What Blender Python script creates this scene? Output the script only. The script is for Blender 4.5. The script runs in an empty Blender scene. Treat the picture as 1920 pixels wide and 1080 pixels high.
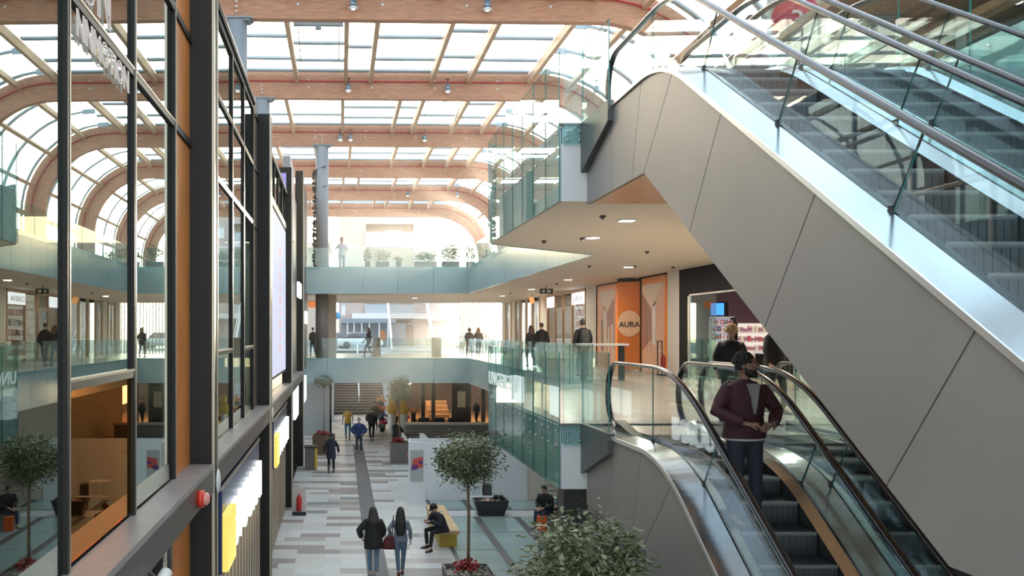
import bpy, math, random
from mathutils import Vector, Matrix
random.seed(7)
sc = bpy.context.scene
COL = sc.collection
# ---------------------------------------------------------------- camera, sky, sun, exposure
F = 1730.0; CX = 638.0; CY = 624.0; EYE = 5.87          # pixels of the 1920x1080 frame, metres
cam_d = bpy.data.cameras.new('camera'); cam = bpy.data.objects.new('camera', cam_d); COL.objects.link(cam)
cam.location = (0, 0, EYE); cam.rotation_euler = (math.pi/2, 0, 0)
cam_d.sensor_width = 36; cam_d.lens = F/1920*36
cam_d.shift_x = (960-CX)/1920; cam_d.shift_y = (CY-540)/1920
cam_d.clip_start = 0.05; cam_d.clip_end = 600
sc.camera = cam
sc.view_settings.view_transform = 'Standard'; sc.view_settings.look = 'None'
sc.view_settings.gamma = 1; sc.view_settings.use_curve_mapping = False
sc.view_settings.exposure = 0.0
sc.cycles.use_denoising = True
sc.cycles.max_bounces = 14; sc.cycles.transparent_max_bounces = 28; sc.cycles.glossy_bounces = 6
sc.cycles.diffuse_bounces = 4; sc.cycles.caustics_reflective = False; sc.cycles.caustics_refractive = False
sc.cycles.sample_clamp_indirect = 6
SUN = Vector((0.19, 1.0, 0.105)).normalized()
w = bpy.data.worlds.new('sky'); sc.world = w; w.use_nodes = True
nt = w.node_tree; N = nt.nodes; L = nt.links; N.clear()
out = N.new('ShaderNodeOutputWorld'); bg = N.new('ShaderNodeBackground'); L.new(bg.outputs[0], out.inputs[0])
geo = N.new('ShaderNodeTexCoord')
dot = N.new('ShaderNodeVectorMath'); dot.operation = 'DOT_PRODUCT'; L.new(geo.outputs['Generated'], dot.inputs[0]); dot.inputs[1].default_value = SUN
mx = N.new('ShaderNodeMath'); mx.operation = 'MAXIMUM'; L.new(dot.outputs['Value'], mx.inputs[0]); mx.inputs[1].default_value = 0
def wmath(op, a, b):
    n = N.new('ShaderNodeMath'); n.operation = op
    for i, s in enumerate((a, b)):
        if isinstance(s, (int, float)): n.inputs[i].default_value = s
        else: L.new(s, n.inputs[i])
    return n.outputs[0]
glow = wmath('ADD', wmath('MULTIPLY', wmath('POWER', mx.outputs[0], 260.0), 26.0), wmath('MULTIPLY', wmath('POWER', mx.outputs[0], 30.0), 4.0))
sky = N.new('ShaderNodeTexSky'); sky.sky_type = 'NISHITA'; sky.sun_disc = False; sky.sun_elevation = math.radians(14); sky.sun_rotation = math.radians(-11); sky.dust_density = 3.0
mixs = N.new('ShaderNodeMix'); mixs.data_type = 'RGBA'; mixs.inputs[0].default_value = 0.15
mixs.inputs[6].default_value = (0.86, 0.95, 1.0, 1); L.new(sky.outputs[0], mixs.inputs[7])
sc_ = N.new('ShaderNodeVectorMath'); sc_.operation = 'SCALE'; L.new(mixs.outputs[2], sc_.inputs[0]); sc_.inputs['Scale'].default_value = 2.3
gc = N.new('ShaderNodeVectorMath'); gc.operation = 'SCALE'; gc.inputs[0].default_value = (1.0, 0.86, 0.66); L.new(glow, gc.inputs['Scale'])
ad = N.new('ShaderNodeVectorMath'); ad.operation = 'ADD'; L.new(sc_.outputs[0], ad.inputs[0]); L.new(gc.outputs[0], ad.inputs[1])
L.new(ad.outputs[0], bg.inputs[0]); bg.inputs[1].default_value = 1.0
sl = bpy.data.lights.new('sun', 'SUN'); sl.energy = 9.0; sl.color = (1.0, 0.82, 0.62); sl.angle = math.radians(1.2)
so = bpy.data.objects.new('sun', sl); COL.objects.link(so); so.rotation_euler = (-SUN).to_track_quat('-Z', 'Y').to_euler(); so.location = (15, 80, 30)
# ---------------------------------------------------------------- helpers
def PX(u, D): return (u-CX)/F*D
def PZ(v, D): return EYE-(v-CY)/F*D
def P(u, v, D): return Vector((PX(u, D), D, PZ(v, D)))
def wm(o):
    m = o.matrix_basis.copy()
    if o.parent: m = wm(o.parent) @ o.matrix_parent_inverse @ m
    return m
def adopt(o, parent):
    if parent: o.parent = parent; o.matrix_parent_inverse = wm(parent).inverted()
def tag(o, label=None, cat=None, group=None, kind=None):
    if label: o['label'] = label
    if cat: o['category'] = cat
    if group: o['group'] = group
    if kind: o['kind'] = kind
    return o
def empty(name, loc=(0, 0, 0), rz=0, label=None, cat=None, group=None, kind=None):
    o = bpy.data.objects.new(name, None); COL.objects.link(o); o.location = loc; o.rotation_euler = (0, 0, rz)
    o.empty_display_size = 0.1
    return tag(o, label, cat, group, kind)
KIDS = {}
def copy_tree(o, parent=None):
    c = o.copy(); COL.objects.link(c)
    if parent:
        c.parent = parent; KIDS.setdefault(parent.name, []).append(c)
    for ch in list(KIDS.get(o.name, [])): copy_tree(ch, c)
    return c
class MB:
    def __init__(s): s.v = []; s.f = []; s.m = []; s.sm = []
    def add(s, vs, fs, m=0, sm=False):
        b = len(s.v); s.v += [tuple(p) for p in vs]
        for q in fs: s.f.append([b+i for i in q]); s.m.append(m); s.sm.append(sm)
        return s
    def box(s, x0, y0, z0, x1, y1, z1, m=0, M=None):
        vs = [Vector((x, y, z)) for z in (z0, z1) for y in (y0, y1) for x in (x0, x1)]
        if M: vs = [M @ p for p in vs]
        return s.add(vs, [(0, 2, 3, 1), (4, 5, 7, 6), (0, 1, 5, 4), (2, 6, 7, 3), (0, 4, 6, 2), (1, 3, 7, 5)], m)
    def cbox(s, c, d, m=0, rz=0, M=None):
        R = Matrix.Translation(Vector(c)) @ Matrix.Rotation(rz, 4, 'Z')
        if M: R = Matrix.Translation(Vector(c)) @ M
        return s.box(-d[0]/2, -d[1]/2, -d[2]/2, d[0]/2, d[1]/2, d[2]/2, m, R)
    def bar(s, a, b, w, h, m=0, up=(0, 0, 1)):
        a = Vector(a); b = Vector(b); t = (b-a).normalized(); up = Vector(up)
        if abs(t.dot(up)) > .98: up = Vector((0, 1, 0))
        x = t.cross(up).normalized(); z = x.cross(t)
        vs = [p + x*sx*w/2 + z*sz*h/2 for p in (a, b) for sz in (-1, 1) for sx in (-1, 1)]
        return s.add(vs, [(0, 1, 3, 2), (4, 6, 7, 5), (0, 4, 5, 1), (2, 3, 7, 6), (0, 2, 6, 4), (1, 5, 7, 3)], m)
    def prism(s, pts, vec, m=0, ms=None):
        n = len(pts); pts = [Vector(p) for p in pts]; vec = Vector(vec)
        s.add(pts+[p+vec for p in pts], [list(range(n))[::-1], [n+i for i in range(n)]], m)
        b = len(s.v)-2*n
        for i in range(n):
            j = (i+1) % n; s.f.append([b+i, b+j, b+n+j, b+n+i]); s.m.append(m if ms is None else ms); s.sm.append(False)
        return s
    def loft(s, rings, m=0, caps=True, sm=True, closed=True):
        n = len(rings[0]); b = len(s.v)
        for r in rings: s.v += [tuple(p) for p in r]
        for k in range(len(rings)-1):
            for i in range(n if closed else n-1):
                j = (i+1) % n
                s.f.append([b+k*n+i, b+k*n+j, b+(k+1)*n+j, b+(k+1)*n+i]); s.m.append(m); s.sm.append(sm)
        if caps and closed:
            s.f.append([b+i for i in range(n)][::-1]); s.m.append(m); s.sm.append(sm)
            s.f.append([b+(len(rings)-1)*n+i for i in range(n)]); s.m.append(m); s.sm.append(sm)
        return s
    def tube(s, pts, r, n=8, m=0, ry=None, ref=(0, 0, 1), caps=True):
        pts = [Vector(p) for p in pts]; R = r if isinstance(r, (list, tuple)) else [r]*len(pts)
        RY = R if ry is None else (ry if isinstance(ry, (list, tuple)) else [ry]*len(pts))
        rings = []; prev = None
        for i, p in enumerate(pts):
            t = (pts[min(i+1, len(pts)-1)]-pts[max(i-1, 0)])
            if t.length < 1e-9: t = Vector((0, 0, 1))
            t.normalize()
            if prev is None:
                rf = Vector(ref)
                if abs(t.dot(rf)) > .95: rf = Vector((1, 0, 0)) if abs(t.x) < .9 else Vector((0, 1, 0))
                x = rf.cross(t).normalized()
            else:
                x = prev - t*prev.dot(t); x.normalize()
            prev = x; y = t.cross(x)
            rings.append([p + x*R[i]*math.cos(a) + y*RY[i]*math.sin(a) for a in [2*math.pi*k/n for k in range(n)]])
        return s.loft(rings, m, caps)
    def lathe(s, c, prof, n=16, m=0, sm=True):
        c = Vector(c)
        return s.loft([[c+Vector((r*math.cos(2*math.pi*k/n), r*math.sin(2*math.pi*k/n), z)) for k in range(n)] for r, z in prof], m, True, sm)
    def ell(s, c, r, n=12, k=8, m=0, M=None):
        c = Vector(c); rings = []
        for j in range(k+1):
            a = -math.pi/2+math.pi*j/k; a = max(-1.5, min(1.5, a))
            ring = [Vector((r[0]*math.cos(a)*math.cos(2*math.pi*i/n), r[1]*math.cos(a)*math.sin(2*math.pi*i/n), r[2]*math.sin(a))) for i in range(n)]
            if M: ring = [M @ p for p in ring]
            rings.append([c+p for p in ring])
        return s.loft(rings, m)
    def mesh(s, name, mats):
        me = bpy.data.meshes.new(name); me.from_pydata(s.v, [], s.f)
        if not isinstance(mats, (list, tuple)): mats = [mats]
        for q in mats: me.materials.append(q)
        me.polygons.foreach_set('material_index', s.m); me.polygons.foreach_set('use_smooth', s.sm)
        me.update(); return me
    def build(s, name, mats, parent=None, kind=None, bevel=0):
        me = s.mesh(name, mats); o = bpy.data.objects.new(name, me); COL.objects.link(o)
        if parent: adopt(o, parent); KIDS.setdefault(parent.name, []).append(o)
        if kind: o['kind'] = kind
        if bevel:
            md = o.modifiers.new('bevel', 'BEVEL'); md.width = bevel; md.segments = 2; md.limit_method = 'ANGLE'
        return o
def text(name, s, loc, xdir, size, mats, parent=None, ext=0.01, up=(0, 0, 1), align='LEFT', stretch=1.0, outline=0):
    cu = bpy.data.curves.new(name, 'FONT'); cu.body = s; cu.size = size; cu.align_x = align
    if outline: cu.fill_mode = 'NONE'; cu.bevel_depth = outline; cu.bevel_resolution = 1
    else: cu.extrude = ext
    cu.resolution_u = 3
    t = bpy.data.objects.new(name+'_curve', cu); COL.objects.link(t)
    dg = bpy.context.evaluated_depsgraph_get(); dg.update()
    me = bpy.data.meshes.new_from_object(t.evaluated_get(dg)); bpy.data.objects.remove(t)
    x = Vector(xdir).normalized(); u = Vector(up); n = x.cross(u)
    M = Matrix((x*stretch, u, n)).transposed().to_4x4(); M.translation = Vector(loc)
    me.transform(M); me.materials.clear(); me.materials.append(mats); me.name = name
    o = bpy.data.objects.new(name, me); COL.objects.link(o)
    if parent: adopt(o, parent); KIDS.setdefault(parent.name, []).append(o)
    return o
# ---------------------------------------------------------------- materials
def mat(name, col, rough=.5, metal=0, emit=None, es=0, noise=0, nscale=8, stretch=(1, 1, 1), bump=0, spec=.5, col2=None, coat=0):
    m = bpy.data.materials.new(name); m.use_nodes = True; nt = m.node_tree; b = nt.nodes['Principled BSDF']
    b.inputs['Base Color'].default_value = (*col, 1); b.inputs['Roughness'].default_value = rough; b.inputs['Metallic'].default_value = metal
    b.inputs['Specular IOR Level'].default_value = spec; b.inputs['Coat Weight'].default_value = coat
    if emit: b.inputs['Emission Color'].default_value = (*emit, 1); b.inputs['Emission Strength'].default_value = es
    if noise or bump or col2:
        tc = nt.nodes.new('ShaderNodeTexCoord'); mp = nt.nodes.new('ShaderNodeMapping'); mp.inputs['Scale'].default_value = stretch
        nt.links.new(tc.outputs['Object'], mp.inputs[0]); nz = nt.nodes.new('ShaderNodeTexNoise'); nz.inputs['Scale'].default_value = nscale; nz.inputs['Detail'].default_value = 5
        nt.links.new(mp.outputs[0], nz.inputs['Vector'])
        if noise or col2:
            r = nt.nodes.new('ShaderNodeMix'); r.data_type = 'RGBA'
            c2 = col2 or tuple(c*(1-noise) for c in col)
            r.inputs[6].default_value = (*c2, 1); r.inputs[7].default_value = (*[min(1, c*(1+(0 if col2 else noise))) for c in col], 1)
            rm = nt.nodes.new('ShaderNodeMapRange'); rm.inputs[1].default_value = .35; rm.inputs[2].default_value = .65
            nt.links.new(nz.outputs[0], rm.inputs[0]); nt.links.new(rm.outputs[0], r.inputs[0]); nt.links.new(r.outputs[2], b.inputs['Base Color'])
        if bump:
            bp = nt.nodes.new('ShaderNodeBump'); bp.inputs['Strength'].default_value = bump; bp.inputs['Distance'].default_value = .02
            nt.links.new(nz.outputs[0], bp.inputs['Height']); nt.links.new(bp.outputs[0], b.inputs['Normal'])
    return m
def glassmat(name, tint, f0=.08, rough=.0, gl=(1, 1, 1), fac_min=0.0, bump=0):
    m = bpy.data.materials.new(name); m.use_nodes = True; nt = m.node_tree; nt.nodes.clear()
    o = nt.nodes.new('ShaderNodeOutputMaterial'); mx = nt.nodes.new('ShaderNodeMixShader'); t = nt.nodes.new('ShaderNodeBsdfTransparent'); g = nt.nodes.new('ShaderNodeBsdfGlossy')
    t.inputs[0].default_value = (*tint, 1); g.inputs[0].default_value = (*gl, 1); g.inputs[1].default_value = rough
    lw = nt.nodes.new('ShaderNodeLayerWeight'); lw.inputs[0].default_value = .5
    pw = nt.nodes.new('ShaderNodeMath'); pw.operation = 'POWER'; nt.links.new(lw.outputs['Facing'], pw.inputs[0]); pw.inputs[1].default_value = 5.0
    mr = nt.nodes.new('ShaderNodeMapRange'); mr.inputs[3].default_value = f0; mr.inputs[4].default_value = max(.75, f0); nt.links.new(pw.outputs[0], mr.inputs[0])
    nt.links.new(mr.outputs[0], mx.inputs[0]); nt.links.new(t.outputs[0], mx.inputs[1]); nt.links.new(g.outputs[0], mx.inputs[2]); nt.links.new(mx.outputs[0], o.inputs[0])
    if bump:
        nz = nt.nodes.new('ShaderNodeTexNoise'); nz.inputs['Scale'].default_value = .5; bp = nt.nodes.new('ShaderNodeBump'); bp.inputs['Strength'].default_value = bump; bp.inputs['Distance'].default_value = .02
        tc = nt.nodes.new('ShaderNodeTexCoord'); nt.links.new(tc.outputs['Object'], nz.inputs[0])
        nt.links.new(nz.outputs[0], bp.inputs['Height']); nt.links.new(bp.outputs[0], g.inputs['Normal'])
    return m
def tilemat(name, c_list, bw, bh, mortar=(.3, .3, .3), rough=.35, msize=.006, noise=.04, rot=0):
    m = bpy.data.materials.new(name); m.use_nodes = True; nt = m.node_tree; b = nt.nodes['Principled BSDF']; b.inputs['Roughness'].default_value = rough
    tc = nt.nodes.new('ShaderNodeTexCoord'); mp = nt.nodes.new('ShaderNodeMapping'); mp.inputs['Rotation'].default_value = (0, 0, rot)
    nt.links.new(tc.outputs['Object'], mp.inputs[0])
    br = nt.nodes.new('ShaderNodeTexBrick'); br.inputs['Scale'].default_value = 1; br.inputs['Brick Width'].default_value = bw; br.inputs['Row Height'].default_value = bh
    br.inputs['Mortar Size'].default_value = msize; br.inputs['Color1'].default_value = (0, 0, 0, 1); br.inputs['Color2'].default_value = (1, 1, 1, 1); br.inputs['Mortar'].default_value = (0, 0, 0, 1)
    br.offset = .37; br.inputs['Mortar Smooth'].default_value = 0
    nt.links.new(mp.outputs[0], br.inputs[0])
    cr = nt.nodes.new('ShaderNodeValToRGB'); cr.color_ramp.interpolation = 'CONSTANT'
    e = cr.color_ramp.elements; e[0].position = 0; e[0].color = (*c_list[0][1], 1); e[1].position = c_list[1][0]; e[1].color = (*c_list[1][1], 1)
    for p, c in c_list[2:]: q = e.new(p); q.color = (*c, 1)
    nt.links.new(br.outputs['Color'], cr.inputs[0])
    mx = nt.nodes.new('ShaderNodeMix'); mx.data_type = 'RGBA'; nt.links.new(br.outputs['Fac'], mx.inputs[0]); nt.links.new(cr.outputs[0], mx.inputs[6]); mx.inputs[7].default_value = (*mortar, 1)
    nt.links.new(mx.outputs[2], b.inputs['Base Color'])
    return m
white = mat('white_paint', (.78, .78, .76), .5)
offwhite = mat('cream_plaster', (.72, .66, .56), .6)
soffit = mat('soffit_plaster', (.74, .66, .55), .55)
teal = mat('teal_fascia_glass', (.37, .50, .50), .18, spec=.6, noise=.06, nscale=.6)
darksteel = mat('dark_bronze_steel', (.022, .019, .016), .5, .1, spec=.3)
edgesteel = mat('champagne_steel', (.50, .43, .34), .3, .8)
ledge_m = mat('grey_sheet_metal', (.34, .31, .29), .45, .3, noise=.08, nscale=3)
ledge_d = mat('brown_grey_metal', (.13, .11, .10), .4, .4)
orange_m = mat('orange_glossy_panel', (.62, .22, .05), .3, .0, noise=.1, nscale=1.5)
wood = mat('glulam_wood', (.50, .25, .145), .55, noise=.22, nscale=5, stretch=(.5, 6, 8), bump=.15)
wood_l = mat('light_rafter_wood', (.58, .38, .23), .55, noise=.18, nscale=5, stretch=(5, .6, 8))
redpipe = mat('red_pipe', (.45, .03, .03), .4)
barm = mat('blue_grey_glazing_bar', (.42, .54, .60), .5)
colgrey = mat('column_grey_paint', (.27, .30, .33), .5)
steel = mat('brushed_steel', (.62, .60, .57), .27, 1, noise=.05, nscale=4, stretch=(20, 1, 1))
steel_b = mat('polished_steel', (.50, .56, .60), .17, 1)
clad = mat('cladding_panel', (.37, .345, .315), .40, .25, noise=.035, nscale=1.2, stretch=(1, 1, 1))
black = mat('black_rubber', (.012, .012, .013), .25, coat=.3)
blackm = mat('black_matte', (.02, .02, .02), .6)
step_m = mat('step_metal', (.10, .11, .12), .38, .6, bump=.0)
stepdark = mat('step_riser', (.055, .06, .065), .45, .5)
glass = glassmat('clear_balustrade_glass', (.86, .95, .94), .035)
glass_e = mat('glass_edge_teal', (.05, .22, .20), .2)
glass_roof = glassmat('roof_glass', (.97, .99, 1.0), .03)
glass_fac = glassmat('reflective_facade_glass', (.50, .56, .54), .46, gl=(.88, .95, .92), bump=.015)
glass_or = glassmat('orange_tinted_glass', (.55, .26, .08), .38, gl=(1.0, .50, .20), bump=.015)
glass_esc = glassmat('escalator_glass', (.94, .985, .98), .032)
stone = tilemat('promenade_floor_tiles', [(0, (.52, .47, .40)), (.4, (.56, .50, .43)), (.7, (.50, .44, .38))], .9, .6, (.35, .3, .26), .22)
plaza = tilemat('ground_floor_tiles', [(0, (.60, .60, .58)), (.28, (.66, .67, .66)), (.56, (.33, .29, .265)), (.70, (.46, .42, .39)), (.80, (.62, .62, .60)), (.90, (.26, .26, .265))], 1.15, .5, (.42, .41, .39), .34)
conc = mat('concrete', (.38, .37, .35), .7, noise=.08, nscale=3)
asphalt = mat('asphalt', (.30, .30, .31), .8, noise=.1, nscale=2)
def emis(name, c, s): return mat(name, (.02, .02, .02), .6, emit=c, es=s)
lamp_e = emis('lamp_glow', (1, .93, .82), 9)
sign_w = emis('white_sign_light', (.88, .97, 1), 1.5)
sign_y = emis('yellow_sign_light', (1, .80, .16), 1.0)
yellow = mat('yellow_paint', (.70, .46, .05), .5, noise=.08)
def cm(name, c, r=.6, **k): return mat(name, c, r, **k)
# ================================================================ SHELL
SX = -1.62; SI = -1.926                       # facade: post face, glass plane
def slab(poly, z0, z1, nm='floor'):
    MB().prism([(x, y, z0+.02) for x, y in poly], (0, 0, z1-z0-.02), 0, 1).build(nm, [stone, teal], kind='structure')
    MB().prism([(x, y, z0) for x, y in poly], (0, 0, .02)).build('ceiling', soffit, kind='structure')
PEN = [(3.33, 13.86), (3.33, 20.4), (6.4, 23.2), (6.4, 46), (-2.4, 46), (-2.4, 61), (10.9, 61)]
slab(PEN+[(10.9, -4), (6.85, -4), (6.85, 13.86)], 3.53, 4.5)
slab(PEN[:-1]+[(14, 61), (14, -4), (6.85, -4), (6.85, 13.86)], 7.84, 9.0)
MB().box(-2.3, -6, -.3, 12, 66, 0).build('floor', plaza, kind='structure')
MB().box(-9, -6, -.32, -2.3, 66, -.02).build('floor', conc, kind='structure')
MB().box(-9, 66, -.3, 14, 78, -.01).build('floor', conc, kind='structure')
# tactile strip with ribs
m = MB().box(.66, 8, 0, 1.18, 48.5, .006)
for k in range(8): m.box(.69+k*.06, 8, .006, .715+k*.06, 48.5, .012)
m.build('trim_1', cm('tactile_grey', (.17, .16, .16), .6), kind='structure')
# walkable glass skylights in the ground floor
gg = cm('floor_glass_green', (.33, .44, .41), .12, noise=.1, nscale=.7); gf = cm('floor_frame_dark', (.085, .085, .085), .45); gf2 = cm('floor_joint_grey', (.16, .18, .18), .5)
n = 0
rows = [(30.6, 32.3)]+[(29.3-2.2*k-2.12, 29.3-2.2*k) for k in range(7)]
MB().box(2.98, 13.8, 0, 7.9, 29.4, .004).build('trim_2', gf, kind='structure')
MB().box(2.98, 30.5, 0, 7.9, 32.35, .004).build('trim_3', gf, kind='structure')
fl = empty('floor', (5.4, 22, 0), kind='structure')
for (y0, y1) in rows:
    for x0, x1 in ((3.1, 4.22), (4.44, 5.5), (5.72, 6.78), (7.0, 7.8)):
        if y1 > 30: x1 = x1
        MB().box(x0, y0, .0, x1, y1, .01).build('floor_glass_pane', gg, fl)
    MB().box(3.0, y1, .004, 7.88, y1+.08, .012).build('floor_joint', gf2, fl)
# ground floor pillar and soffit support
MB().box(4.12, 17.0, 0, 4.56, 17.5, 3.53).build('wall_right', cm('pillar_dark_grey', (.11, .115, .11), .5), kind='structure')
MB().box(9.6, -4, 0, 9.9, 57, 3.53).build('wall_right', offwhite, kind='structure')
MB().box(14.0, 24, 9, 14.2, 61, 10).build('wall_right', offwhite, kind='structure')
# ---------------------------------------------------------------- balustrades
bolt_me = MB().tube([(0, -.014, 0), (0, .018, 0)], .018, 10).mesh('bolt', steel)
def balustrade(a, b, zb, zt, pw, label, grp=None, bolts=None, cap=False):
    a = Vector((*a, 0)); b = Vector((*b, 0)); L_ = (b-a).length; n = max(1, round(L_/pw)); t = (b-a)/L_; nrm = Vector((t.y, -t.x, 0))
    r = empty('glass_balustrade', (a+b)/2+Vector((0, 0, zb)), 0, label, 'balustrade', grp)
    for i in range(n):
        p = a+t*(L_*i/n+.008); q = a+t*(L_*(i+1)/n-.008); th = nrm*.008
        m = MB(); vs = [p-th, q-th, q+th, p+th]
        m.prism([v+Vector((0, 0, zb)) for v in vs], (0, 0, zt-zb), 1, 0)
        # long sides clear, ends and top dark green edges
        for k, f in enumerate(m.f): m.m[k] = 0 if k in (2, 4) else 1
        pane = m.build('glass_pane', [glass, glass_e], r)
        if bolts:
            for z in bolts:
                for f in (.22, .78):
                    bo = bpy.data.objects.new('bolt', bolt_me); COL.objects.link(bo); c = p+(q-p)*f
                    bo.location = (c.x, c.y, z); bo.rotation_euler = (0, 0, math.atan2(nrm.y, nrm.x)-math.pi/2); adopt(bo, pane)
    if cap:
        MB().bar(a+Vector((0, 0, zt+.02)), b+Vector((0, 0, zt+.02)), .045, .035).build('top_rail', steel, r)
    return r
for L_, nm in ((4.5, 'first'), (9.0, 'second')):
    zb = L_-.97 if L_ < 5 else 7.84
    bz = (L_-.12, L_-.34)
    balustrade((3.28, 13.80), (3.28, 20.4), zb, L_+1.08, .94, f'tall bolted glass balustrade on the left edge of the {nm} floor platform', bolts=bz)
    balustrade((3.33, 13.80), (3.66, 13.80), L_-.32, L_+1.08, .4, f'narrow glass pane closing the front corner of the {nm} floor platform', bolts=(L_-.12, L_-.25))
    balustrade((3.33, 20.46), (6.36, 23.22), L_-.1, L_+1.08, 1.0, f'clear glass balustrade on the slanted rear edge of the {nm} floor platform')
    balustrade((6.36, 23.3), (6.36, 45.9), L_, L_+1.08, 1.9, f'long glass balustrade along the right hand walkway of the {nm} floor')
    balustrade((6.3, 45.95), (-2.2, 45.95), L_, L_+1.1, 1.7, f'glass balustrade across the far bridge of the {nm} floor')
    balustrade((6.80, 13.8), (6.80, 1), zb, L_+1.08, 1.25, f'bolted glass balustrade on the {nm} floor right of the escalators', bolts=bz)
    # fascia panels of coated glass
    k = 4 if L_ < 5 else 10
    for i, (a, b) in enumerate((((6.38, 23.4), (6.38, 46)), ((6.4, 45.97), (-2.4, 45.97)), ((3.36, 20.45), (6.36, 23.2)))):
        a = Vector((*a, 0)); b = Vector((*b, 0)); n = max(2, round((b-a).length/1.75)); m = MB()
        for j in range(n):
            p = a+(b-a)*((j+.006)/n); q = a+(b-a)*((j+.994)/n)
            m.bar(p+Vector((0, 0, L_-.51)), q+Vector((0, 0, L_-.51)), .05, 1.24+(.1 if L_ > 5 else 0))
        m.build(f'trim_{k+i}', teal, kind='structure')
    MB().box(3.30, 13.9, zb+.01, 3.325, 20.38, L_-.03).build(f'trim_{k+6}', cm('pale_teal_panel', (.62, .78, .74), .4), kind='structure')
    MB().box(3.31, 13.82, zb, 3.72, 13.86, L_-.3).build(f'trim_{k+3}', white, kind='structure')
    MB().box(3.28, 13.80, L_-.02, 6.8, 13.9, L_+.012).build(f'trim_{k+4}', cm('dark_floor_edge', (.2, .19, .18), .4), kind='structure')
    m = MB()       # tapering steel corner piece between platform and escalator
    m.prism([(3.60, 13.84, L_+.01), (3.60, 12.42, L_+.01), (3.60, 12.42, L_-.27), (3.60, 13.84, L_-.74)], (.09, 0, 0))
    m.build(f'trim_{k+5}', cm('corner_sheet_steel', (.10, .10, .10), .35, metal=.5), kind='structure')
    balustrade((3.62, 12.42), (3.62, 13.78), L_+.02, L_+1.1, 1.4, f'single glass pane standing on the steel corner piece of the {nm} floor')
# lettering on the first floor fascia behind the platform glass
lt_ = text('pane_lettering', 'UNGEBET T', (3.262, 20.3, 4.76), (0, -1, 0), .40, cm('pale_lettering', (.80, .90, .89), .4, emit=(.8, .95, .95), es=.35), ext=.004, stretch=1.55); tag(lt_, 'row of pale letters on the glass of the first floor platform balustrade', 'lettering')
# ---------------------------------------------------------------- roof
SH = .030; AXC = 8.0
def T(x, y, z): return Vector((x, y+SH*x, z))
def curve(rad_off, n=12):
    """inner line of the vault in x,z; rad_off is the distance outwards from the beam underside"""
    R = 3.5+rad_off; pts = [(-16.0, 12+R)]
    for i in range(n+1):
        a = math.pi/2*(1-i/n); pts.append((AXC+R*math.cos(a), 12+R*math.sin(a)))
    pts.append((AXC+R, 9.0)); return pts
def ribbon(m, r0, r1, y0, y1, mi=0):
    A = curve(r0); B = curve(r1); rings = []
    for a, b in zip(A, B): rings.append([T(a[0], y0, a[1]), T(b[0], y0, b[1]), T(b[0], y1, b[1]), T(a[0], y1, a[1])])
    m.loft(rings, mi, True, False)
BY = [28.5+9.6*k for k in range(-3, 6)]
ordn = ['first', 'second', 'third', 'fourth', 'fifth', 'sixth', 'seventh', 'eighth', 'ninth']
for k, y in enumerate(BY):
    r = empty('roof_beam', T(0, y, 15.5), 0, f'curved glued timber roof beam with a red pipe, {ordn[max(0, k-3)]} of the row counted away from the escalators' if k > 2 else 'timber roof beam above the escalators, out of the picture', 'beam', 'curved timber roof beams')
    m = MB(); ribbon(m, 0, .66, y-.16, y+.16); m.build('lower_beam', wood, r)
    m = MB(); ribbon(m, .66, 1.1, y-.10, y+.10); m.build('upper_beam', wood, r)
    MB().tube([T(a[0], y-.2, a[1]) for a in curve(.70)], .035, 6).build('sprinkler_pipe', redpipe, r)
    m = MB()
    for x in [-6.5+2.6*i for i in range(6)]:
        for z in (15.95, 16.25): m.ell(T(x, y-.17, z), (.045, .03, .045), 8, 4)
    m.build('bolt_heads', white, r)
RX = {0: [-6.6, -4.3, -1.78, .22, 1.25, 3.76, 5.3, 7.8], 1: [-6.5, -4.4, -2.4, .11, 2.67, 3.7, 5.7, 7.3], 2: [-6, -3.5, -1.4, .56, 3.15, 5.14, 6.6, 7.9]}
rnd = random.Random(3)
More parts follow.
